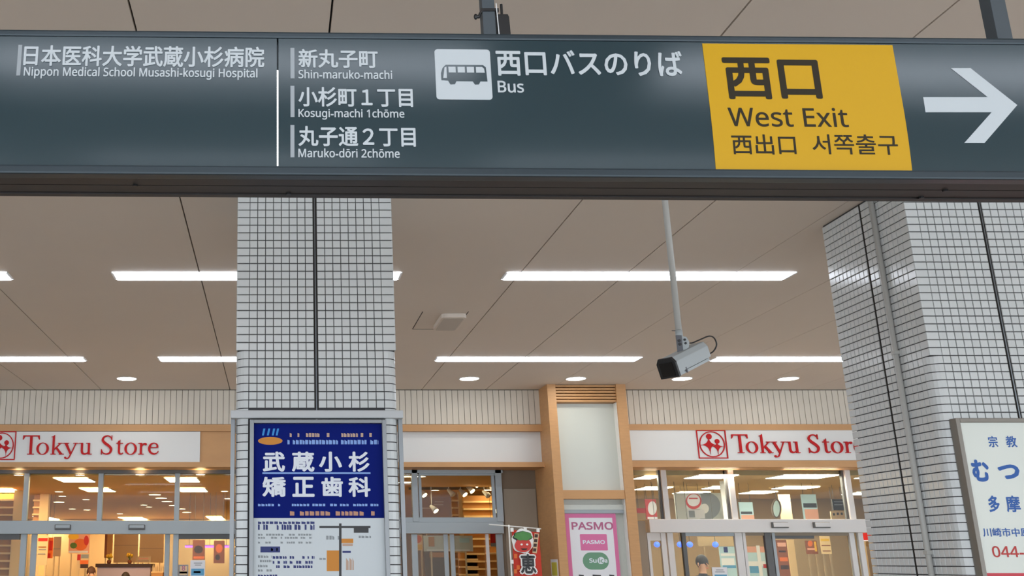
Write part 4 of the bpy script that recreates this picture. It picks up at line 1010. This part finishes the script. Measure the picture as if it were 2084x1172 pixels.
# right leaf: brown hangings, purple lamps, notices on glass
panel('fabric_hanging', 'brown printed hanging left of the pair behind the fixed pane', 'hanging', 392, 1099, 417, 1139, 18.5, 'brown', True, [('e', 404, 1118, 9, 8, 'brown_dark'), ('r', 394, 1132, 416, 1137, 'orange')])
panel('fabric_hanging', 'brown printed hanging right of the pair next to the pillar', 'hanging', 435, 1100, 457, 1146, 18.5, 'brown', True, [('e', 446, 1116, 7, 9, 'orange'), ('e', 443, 1134, 5, 6, 'brown_dark')])
for u0, u1, lb in ((377, 393, 'left of the brown hanging'), (416, 438, 'between the two brown hangings'), (455, 466, 'right of the brown hangings')):
    Y = 18.8; t = thing('purple_lamp', (xat((u0+u1)/2, 1111, Y), Y, zat(1115, Y)), 'glowing purple strip lamp '+lb, 'lamp', 'purple strip lamps in the left shop')
    MB().box(xat(u0, 1111, Y), xat(u1, 1111, Y), Y-0.03, Y+0.03, zat(1114, Y), zat(1110, Y)).build('tube', 'purple_lamp', t)
    MB().box(xat(u0, 1111, Y), xat(u1, 1111, Y), Y-0.035, Y+0.035, zat(1110, Y), zat(1109, Y)).build('holder', 'alu_dark', t)
    MB().tube([(xat((u0+u1)/2, 1111, Y), Y, zat(1109, Y)), (xat((u0+u1)/2, 1111, Y), Y, ZI)], 0.004, 6).build('cord', 'alu_dark', t)
YN = YG-0.012
def notice(name, label, cat, u0, v0, u1, v1, m, extra=()):
    vr = (v0+v1)/2; Y = YN
    t = thing(name, (xat((u0+u1)/2, vr, Y), Y, zat(v1, Y)), label, cat)
    MB().box(xat(u0, vr, Y), xat(u1, vr, Y), Y, Y+0.012, zat(v1, Y), zat(v0, Y)).build('sheet', m, t)
    for i, e in enumerate(extra):
        if e[0] == 'r': MB().box(xat(e[1], vr, Y), xat(e[3], vr, Y), Y-0.002, Y, zat(e[4], Y), zat(e[2], Y)).build('print', e[5], t)
        else: lettering(sans(e[6]), xat(e[1], vr, Y), xat(e[3], vr, Y), zat(e[4], Y), zat(e[2], Y), Y-0.002, e[5], t, 0.02)
notice('glass_notice', 'white notice with a blue picture on the pane by the poster pillar', 'notice', 387, 1140, 417, 1200, 'paper', [('r', 394, 1145, 411, 1146.5, 'ink_grey'), ('r', 396, 1149, 409, 1150.5, 'ink_grey'), ('r', 389, 1157, 415, 1171, 'sky'), ('r', 394, 1162, 408, 1166, 'paper')])
notice('glass_notice', 'grey notice with number 8 on the pane behind the door jamb', 'notice', 363, 1149, 383, 1172, 'ink_grey', [('r', 366, 1152, 381, 1170, 'cream_panel'), ('t', 370, 1151, 377, 1161, 'mauve', '8'), ('r', 365, 1163, 381, 1167, 'ink_black')])
# spotlights on a track behind the middle window
for u, v, lb in ((860, 1004, 'largest, at the left of the window'), (942, 1003, 'white, in the middle of the window'), (957, 996, 'next to the white one'), (883, 1036, 'lowest, near the left of the window'), (990, 1006, 'dull, at the right of the window'), (918, 1003, 'dull, left of the white one'), (968, 984, 'highest, at the right of the window')):
    Y = 17.2; x = xat(u, v, Y); z_ = zat(v, Y)
    t = thing('track_spotlight', (x, Y, z_), 'track spotlight, '+lb, 'spotlight', 'track spotlights behind the middle window')
    MB().tube([(x-0.05, Y+0.04, z_+0.06), (x+0.01, Y, z_), (x+0.03, Y-0.02, z_-0.03)], [0.02, 0.045, 0.05], 12).build('head', 'lamp_white' , t, smooth=True)
    MB().tube([(x+0.031, Y-0.021, z_-0.031), (x+0.033, Y-0.023, z_-0.034)], [0.044, 0.044], 12).build('lens', 'shop_lamp' if 'dull' not in lb else 'lamp_white', t)
    MB().tube([(x-0.03, Y+0.03, z_+0.05), (x-0.03, Y+0.03, ZI)], 0.008, 8).build('stem', 'lamp_white', t)
tr = MB().box(xat(845, 985, 17.2)-0.1, xat(1010, 985, 17.2), 17.29, 17.33, ZI-0.04, ZI).build('lighting_track', 'beige_dark', None, label='lighting track on the ceiling behind the middle window', cat='track')
panel('red_sign', 'red hanging sign with grey footer seen through the right jamb', 'sign', 998, 1086, 1016, 1112, 17.0, 'red', True, [('r', 998, 1105, 1016, 1112, 'ink_grey')])
slat_wall(985, 1016, 1112, 17.5, 'slatted shelving below the red hanging sign', post=False)
slat_wall(930, 968, 1125, 18.0, 'slatted shelving behind the right leaf of the middle door', post=False)
panel('kiosk_panel', 'pale blue grey display board behind the middle door', 'board', 862, 1090, 962, 1122, 16.6, 'panel_pale', False, [('r', 868, 1118, 955, 1121, 'return_white'), ('r', 872, 1092, 884, 1112, 'slat_wood'), ('r', 935, 1095, 955, 1104, 'pale_blue')])
panel('taupe_board', 'taupe board under a wooden lintel behind the middle door', 'board', 865, 1122, 925, 1190, 16.9, 'beige_dark', False, [('r', 875, 1124, 915, 1134, 'slat_wood')])
panel('orange_poster', 'orange round print by the narrow pane right of the poster pillar', 'poster', 842, 1088, 860, 1120, 17.4, 'slat_light', False, [('e', 850, 1097, 8, 8, 'orange'), ('r', 844, 1108, 858, 1118, 'yellow')])
panel('amber_panel', 'amber lit panel in the left part of the middle window', 'panel', 857, 1010, 918, 1056, 20.0, 'slat_wood', False, [('r', 885, 1020, 903, 1022, 'slat_light'), ('r', 883, 1026, 902, 1028, 'slat_light'), ('r', 857, 1033, 882, 1035, 'slat_light')])

# ---- right shop
panel('reflection_board', 'pale hanging board imitating a glass reflection, with big white disc, in the right shop', 'display', 1374, 1003, 1470, 1062, 17.0, 'panel_pale', True, [('e', 1436, 1030, 30, 28, 'ink_grey'), ('e', 1433, 1035, 9, 10, 'return_white'), ('r', 1398, 1037, 1432, 1055, 'paper'), ('r', 1400, 1039, 1412, 1053, 'ink_grey')])  # board painted as a reflection in the shop glass
panel('round_sign', 'round red and white sign hanging before the pale reflection board', 'sign', 1396, 1006, 1427, 1036, 16.5, 'panel_pale', True, [('e', 1411, 1020, 16, 16, 'red'), ('e', 1411, 1018, 13, 12.5, 'paper'), ('r', 1402, 1013, 1420, 1015.5, 'logo_red')])
panel('round_sign', 'round red and white sign nearest the timber column', 'sign', 1314, 1016, 1336, 1060, 16.5, 'red', True, [('e', 1327, 1034, 9, 14, 'paper'), ('r', 1316, 1052, 1336, 1056, 'paper')])
panel('lamp_reflection', 'tall white board standing in for a lamp reflection left of the second mullion', 'banner', 1468, 961, 1488, 1062, 16.0, 'return_white', True)  # white board added to imitate a bright lamp reflected in the glass
panel('blue_poster', 'small pale blue and pink poster right of the second mullion', 'poster', 1505, 1022, 1533, 1062, 16.4, 'pale_blue', True, [('r', 1507, 1041, 1530, 1046, 'ink_black'), ('r', 1507, 1048, 1533, 1060, 'salmon')])
panel('blue_poster', 'larger pale blue and pink poster in the middle of the wide pane', 'poster', 1633, 1006, 1663, 1062, 16.4, 'pale_blue', True, [('r', 1635, 1024, 1662, 1033, 'ink_black'), ('r', 1636, 1036, 1663, 1060, 'salmon')])
panel('tan_board', 'tall tan board beside the oval mirror', 'board', 1588, 1006, 1612, 1090, 17.5, 'cream_panel', False)
mr_ = thing('oval_mirror', (xat(1580, 1035, 17.0), 17.0, zat(1054, 17.0)), 'oval convex mirror hanging in the right shop', 'mirror')
mat('mirror', (200, 200, 200), 0.08, metal=1.0)
b = MB(); ring(b, 1580, 1035, 9.5, 19, 7.5, 17, 16.98, 17.02, lambda u, v: onY(u, v, 17.0)); b.build('rim', 'wall_taupe', mr_)
MB().slabY([onY(*p, 17.0) for p in ellipse(1580, 1035, 7.6, 17.1)], 16.995, 17.005).build('glass', 'mirror', mr_)
MB().tube([(xat(1580, 1017, 17.0), 17.0, zat(1017, 17.0)), (xat(1580, 1017, 17.0), 17.0, ZI)], 0.004, 6).build('wire', 'alu_dark', mr_)
panel('black_menu', 'black hanging menu with white writing near the tiled pillar', 'menu board', 1694, 1016, 1719, 1038, 16.8, 'ink_black', True, [('r', 1697, 1020, 1716, 1022, 'ink_grey'), ('r', 1697, 1026, 1714, 1028, 'ink_grey')])
panel('cream_menu', 'cream sheet with black scribbles below the black menu', 'menu board', 1691, 1040, 1721, 1062, 17.2, 'cream_panel', True, [('r', 1695, 1044, 1699, 1049, 'ink_black'), ('r', 1703, 1043, 1707, 1048, 'ink_black'), ('r', 1711, 1043, 1715, 1048, 'ink_black')])
panel('red_strip_sign', 'dark red strip sign behind the first narrow pane', 'sign', 1296, 1034, 1318, 1044, 17.0, 'red', True)
for u, lb in ((1337, 'leftmost, behind the narrow leaf'), (1384, 'second from the column'), (1404, 'third from the column'), (1456, 'right of the customer')):
    Y = 16.1; x = xat(u, 1109, Y); z_ = zat(1112, Y)
    t = thing('blue_lamp', (x, Y, z_), 'glowing blue lamp in the right shop, '+lb, 'lamp', 'blue lamps in the right shop')
    MB().ball((x, Y, z_+0.03), 0.045, 0.045, 0.042).build('globe', 'blue_lamp', t, smooth=True)
    MB().tube([(x, Y, z_+0.06), (x, Y, ZI)], 0.004, 6).build('cord', 'alu_dark', t)
panel('wall_cabinet', 'taupe soffit board above the customer in the right shop', 'board', 1420, 1092, 1497, 1111, 17.6, 'tan_wall', False)
panel('street_reflection', 'pale blue and white panel painted with a street reflection, right of the customer', 'picture', 1466, 1112, 1500, 1175, 17.2, 'pale_blue', False, [('r', 1468, 1126, 1499, 1131, 'return_white'), ('r', 1468, 1136, 1494, 1150, 'return_white'), ('r', 1470, 1150, 1496, 1156, 'sky'), ('r', 1475, 1113, 1483, 1124, 'ink_navy')])  # panel colours imitate a street reflection in the glass
panel('street_reflection', 'blue and white panel painted with a street reflection behind the second leaf', 'picture', 1518, 1112, 1560, 1180, 17.2, 'pale_blue', False, [('r', 1518, 1112, 1560, 1124, 'salmon'), ('r', 1520, 1142, 1556, 1152, 'return_white'), ('r', 1524, 1152, 1544, 1166, 'sky'), ('r', 1552, 1148, 1560, 1156, 'red'), ('r', 1542, 1110, 1549, 1172, 'return_white')])  # vehicles reflected in the glass, painted as panel blocks
panel('brown_poster', 'tall brown patterned poster behind the wide pane', 'poster', 1583, 1099, 1604, 1172, 16.6, 'brown', False, [('r', 1585, 1104, 1602, 1112, 'salmon'), ('r', 1586, 1120, 1600, 1124, 'brown_dark'), ('r', 1586, 1134, 1602, 1142, 'orange'), ('r', 1586, 1150, 1602, 1158, 'brown_dark')])
panel('cream_post', 'upright cream board between the brown posters', 'board', 1606, 1098, 1620, 1180, 16.9, 'slat_light', False)
panel('brown_poster', 'small orange and brown poster near the dark door post', 'poster', 1640, 1100, 1663, 1127, 16.6, 'brown', False, [('e', 1648, 1106, 5, 6, 'orange'), ('r', 1642, 1115, 1660, 1119, 'salmon'), ('r', 1657, 1102, 1661, 1122, 'yellow')])
panel('yellow_notice', 'two pale yellow notices on one board by the dark door post', 'notice', 1670, 1091, 1690, 1127, 16.4, 'slat_light', False, [('r', 1671, 1096, 1688, 1101, 'yellow'), ('r', 1671, 1109, 1689, 1111, 'brown'), ('r', 1672, 1120, 1688, 1122, 'brown')])  # one board stands for two yellow notices
panel('olive_partition', 'broad olive tan partition behind the wide pane', 'partition', 1582, 1090, 1735, 1190, 18.5, 'tan_wall', False)
panel('red_card', 'bright red card sign at the edge of the tiled pillar', 'sign', 1755, 1084, 1772, 1101, 15.6, 'red', False, [('r', 1755, 1099, 1772, 1101, 'paper')])
panel('grey_screen', 'taupe screen between the door and the tiled pillar', 'screen', 1757, 1112, 1790, 1200, 15.9, 'wall_taupe', False)
notice('glass_notice', 'white notice with blue foot on the pane below the customer', 'notice', 1451, 1154, 1482, 1200, 'paper', [('r', 1459, 1159, 1474, 1160.5, 'ink_grey'), ('r', 1457, 1163, 1476, 1164.5, 'ink_grey'), ('r', 1455, 1169, 1480, 1178, 'sky')])
notice('red_sticker', 'red sticker at the foot of the beige side panel', 'sticker', 1307, 1159, 1320, 1172, 'red')

# ================================================================ vertical shop banner
YV = 14.0
mat('banner_red', (214, 56, 34), 0.6, var=0.08, scale=5); mat('oni_red', (208, 66, 58), 0.6); mat('oni_green', (80, 140, 74), 0.6)
vb = thing('shop_banner', (xat(1040, 1120, YV), YV, 0), 'red festival banner with a green haired face on a white pole', 'banner')
xp = xat(1038.5, 1120, YV)
MB().tube([(xp, YV, 0.03), (xp, YV, zat(1068, YV))], 0.011, 10).build('pole', 'return_white', vb, smooth=True)
MB().tube([(xat(995, 1068, YV), YV, zat(1067, YV)), (xat(1101, 1076, YV), YV, zat(1076, YV))], 0.008, 10).build('crossbar', 'return_white', vb, smooth=True)
MB().box(xp-0.16, xp+0.16, YV-0.16, YV+0.16, 0, 0.05).build('base', 'alu_dark', vb, bevel=0.01)
bx0, bx1 = xp+0.03, xat(1098, 1085, YV); bz1 = zat(1076, YV)-0.015; bz0 = 0.55
def wav(x, z): return YV+0.018*math.sin((x-bx0)*9+z*2.2)
nx, nz = 10, 24; b = MB(); vs_ = []
for j in range(nz+1):
    for i in range(nx+1):
        x = bx0+(bx1-bx0)*i/nx; z_ = bz0+(bz1-bz0)*j/nz - 0.03*(i/nx)*(j/nz); vs_.append((x, wav(x, z_), z_))
b.add(vs_, [(j*(nx+1)+i, j*(nx+1)+i+1, (j+1)*(nx+1)+i+1, (j+1)*(nx+1)+i) for j in range(nz) for i in range(nx)])
b.build('cloth', 'banner_red', vb, smooth=True)
def wxf(p): return (p[0], wav(p[0], p[2])+p[1]-0.03, p[2])
def bpoly(name, pts, m, d):
    MB().slabY([onY(*p, YV) for p in pts], -d, -d+0.004).build(name, m, vb, xf=wxf)
def blob(cu, cv, ru, rv, n_=22, k=7, amp=0.08):
    return [(cu+ru*(1+amp*math.sin(k*2*math.pi*i/n_))*math.cos(2*math.pi*i/n_), cv+rv*(1+amp*math.sin(k*2*math.pi*i/n_))*math.sin(2*math.pi*i/n_)) for i in range(n_)]
bpoly('face_outline', blob(1063, 1101, 23, 25, 30, 6, .05), 'return_white', .002)
bpoly('hair_backing', blob(1062, 1092, 20, 11, 28, 7, .06), 'ink_black', .006)  # black printed shape behind the hair
bpoly('face', blob(1063, 1109, 17, 15, 24, 3, .03), 'oni_red', .010)
bpoly('hair', blob(1063, 1091, 18.5, 9, 30, 7, .09), 'oni_green', .014)
for cu in (1059.5, 1071): bpoly('eye', ellipse(cu, 1108, 2.4, 2.0, 10), 'return_white', .014)
bpoly('mouth', [(1058, 1116), (1072, 1116), (1069, 1119), (1061, 1119)], 'brown_dark', .014)
bpoly('side_label', [(1087, 1085), (1096, 1086), (1091, 1126), (1082, 1125)], 'cream_panel', .010)
for k in range(4): bpoly('label_glyph', [(1087.5-k*1.2, 1087+k*9.5), (1094-k*1.2, 1087.5+k*9.5), (1093-k*1.2, 1094+k*9.5), (1086.5-k*1.2, 1093.5+k*9.5)], 'brown_dark', .014)
for bold, m_, d_ in ((0.10, 'return_white', .010), (0.03, 'ink_black', .015)):
    pad = 3.0 if bold > .05 else 0
    lettering('恵', xat(1057-pad, 1145, YV), xat(1089+pad, 1145, YV), zat(1167+pad, YV), zat(1127-pad, YV), -d_, m_, vb, bold, xf=wxf)
for k, (u0, v0) in enumerate(((1045, 1127), (1050, 1150), (1045, 1158))): bpoly('orange_check', [(u0, v0), (u0+6, v0), (u0+6, v0+9), (u0, v0+9)], 'orange', .004)
for u0, v0 in ((1041, 1076), (1068, 1075), (1094, 1077), (1041, 1141)):
    MB().box(xat(u0, v0, YV)-0.02, xat(u0, v0, YV)+0.02, YV-0.03, YV-0.012, zat(v0+6, YV), zat(v0-2, YV)).build('tie_tab', 'return_white', vb)

# ================================================================ people inside the shops
mat('skin', (214, 168, 140), 0.55); mat('cloth_dark', (46, 46, 52), 0.8); mat('cloth_grey', (110, 110, 120), 0.8); mat('hair_dark', (36, 26, 22), 0.6); mat('hair_grey', (60, 58, 60), 0.6); mat('hair_brown', (84, 52, 38), 0.6)
def person(x, y, h, face, label, cloth, hair, trousers='cloth_dark'):
    """standing figure, one skinned surface; face = heading in radians (0 looks to -y)"""
    root = thing('person', (x, y, 0), label, 'person')
    k = h/1.72
    J = {'pelvis': (0, 0, .95, .13, .10), 'waist': (0, 0, 1.08, .12, .09), 'chest': (0, 0, 1.28, .15, .105), 'neckb': (0, 0, 1.43, .07, .065), 'neck': (0, 0, 1.49, .05, .055), 'headc': (0, -.01, 1.60, .078, .095), 'crown': (0, 0, 1.685, .05, .06)}
    E = [('pelvis', 'waist'), ('waist', 'chest'), ('chest', 'neckb'), ('neckb', 'neck'), ('neck', 'headc'), ('headc', 'crown')]
    for s_, sg in (('l', -1), ('r', 1)):
        J.update({'sh'+s_: (sg*.18, 0, 1.40, .06, .06), 'el'+s_: (sg*.23, .03, 1.12, .042, .042), 'wr'+s_: (sg*.22, -.06, .88, .028, .028), 'pa'+s_: (sg*.215, -.09, .80, .035, .02),
                  'hip'+s_: (sg*.09, 0, .90, .09, .09), 'kn'+s_: (sg*.10, -.01, .50, .058, .06), 'an'+s_: (sg*.10, .02, .09, .038, .042), 'to'+s_: (sg*.115, -.13, .04, .04, .032)})
        E += [('chest', 'sh'+s_), ('sh'+s_, 'el'+s_), ('el'+s_, 'wr'+s_), ('wr'+s_, 'pa'+s_), ('pelvis', 'hip'+s_), ('hip'+s_, 'kn'+s_), ('kn'+s_, 'an'+s_), ('an'+s_, 'to'+s_)]
        for q, (dx, dy, ln) in enumerate(((.028, -.02, .05), (.012, -.028, .075), (0, -.03, .082), (-.012, -.028, .075), (-.024, -.02, .06))):
            f = 'f%d%s' % (q, s_); J[f+'a'] = (sg*.215+dx*.8, -.09+dy*.6, .80-ln*.5, .010, .010); J[f+'b'] = (sg*.215+dx, -.09+dy-.012, .80-ln, .008, .008)
            E += [('pa'+s_, f+'a'), (f+'a', f+'b')]
    keys = list(J); c, s2 = math.cos(face), math.sin(face)
    me_ = bpy.data.meshes.new('body')
    me_.from_pydata([((J[q][0]*c-J[q][1]*s2)*k, (J[q][0]*s2+J[q][1]*c)*k, J[q][2]*k) for q in keys], [(keys.index(a), keys.index(b_)) for a, b_ in E], [])
    o = bpy.data.objects.new('body_tmp', me_); COL.objects.link(o)
    o.modifiers.new('skin', 'SKIN'); sv = me_.skin_vertices[0].data
    for i, q in enumerate(keys): sv[i].radius = (J[q][3]*k, J[q][4]*k); sv[i].use_root = (q == 'pelvis')
    o.modifiers.new('sub', 'SUBSURF').levels = 1
    dg = bpy.context.evaluated_depsgraph_get(); dg.update()
    m2 = bpy.data.meshes.new_from_object(o.evaluated_get(dg)); bpy.data.objects.remove(o)
    for mm in (cloth, 'skin', trousers): m2.materials.append(MATS[mm])
    for p in m2.polygons:
        p.use_smooth = True; z_ = p.center.z/k
        p.material_index = 1 if z_ > 1.455 or (abs(p.center.x)+abs(p.center.y) > .15 and .68 < z_ < .87) else (2 if z_ < .98 else 0)
    link('body', m2, (x, y, 0), root)
    hz = 1.62*k; dx_, dy_ = -math.sin(face)*-.012, math.cos(face)*.012
    MB().ball((x+dx_*2, y+dy_*2, hz+.025*k), .098*k, .105*k, .115*k, 16, 10).build('hair', hair, root, smooth=True)
    fx_, fy_ = s2, -c
    MB().tube([(x+fx_*.085*k, y+fy_*.085*k, hz+.0*k), (x+fx_*.115*k, y+fy_*.115*k, hz-.04*k), (x+fx_*.09*k, y+fy_*.09*k, hz-.05*k)], [.008, .014, .008], 8).build('nose', 'skin', root, smooth=True)
    for sg in (-1, 1):
        MB().ball((x+fx_*.098*k+c*sg*.032*k, y+fy_*.098*k+s2*sg*.032*k, hz-.012*k), .011, .011, .007, 8, 6).build('eye', 'hair_dark', root)
        MB().ball((x+c*sg*.088*k, y+s2*sg*.088*k, hz-.02*k), .012, .018, .03, 8, 6).build('ear', 'skin', root, smooth=True)
    MB().tube([(x+fx_*.094*k-c*.024, y+fy_*.094*k-s2*.024, hz-.075*k), (x+fx_*.1*k, y+fy_*.1*k, hz-.078*k), (x+fx_*.094*k+c*.024, y+fy_*.094*k+s2*.024, hz-.075*k)], .006, 6).build('mouth', 'oni_red', root)
    return root
def stand(u, vtop, Y):
    return xat(u, vtop, Y), Y, zat(vtop, Y)
for u, v, Y, fa, lb, cl_, hr in ((1427, 1133, 16.9, 0.5, 'customer in dark clothes seen through the right shop door', 'cloth_dark', 'hair_grey'),
                             (187, 1156, 19.3, -0.6, 'person with brown hair at the left shop counter, head only in view', 'cloth_grey', 'hair_brown'),
                             (257, 1167, 19.3, 3.4, 'person with black hair at the counter, only the crown in view', 'cloth_grey', 'hair_dark')):
    x, y, h = stand(u, v, Y); person(x, y, h, fa, lb, cl_, hr)
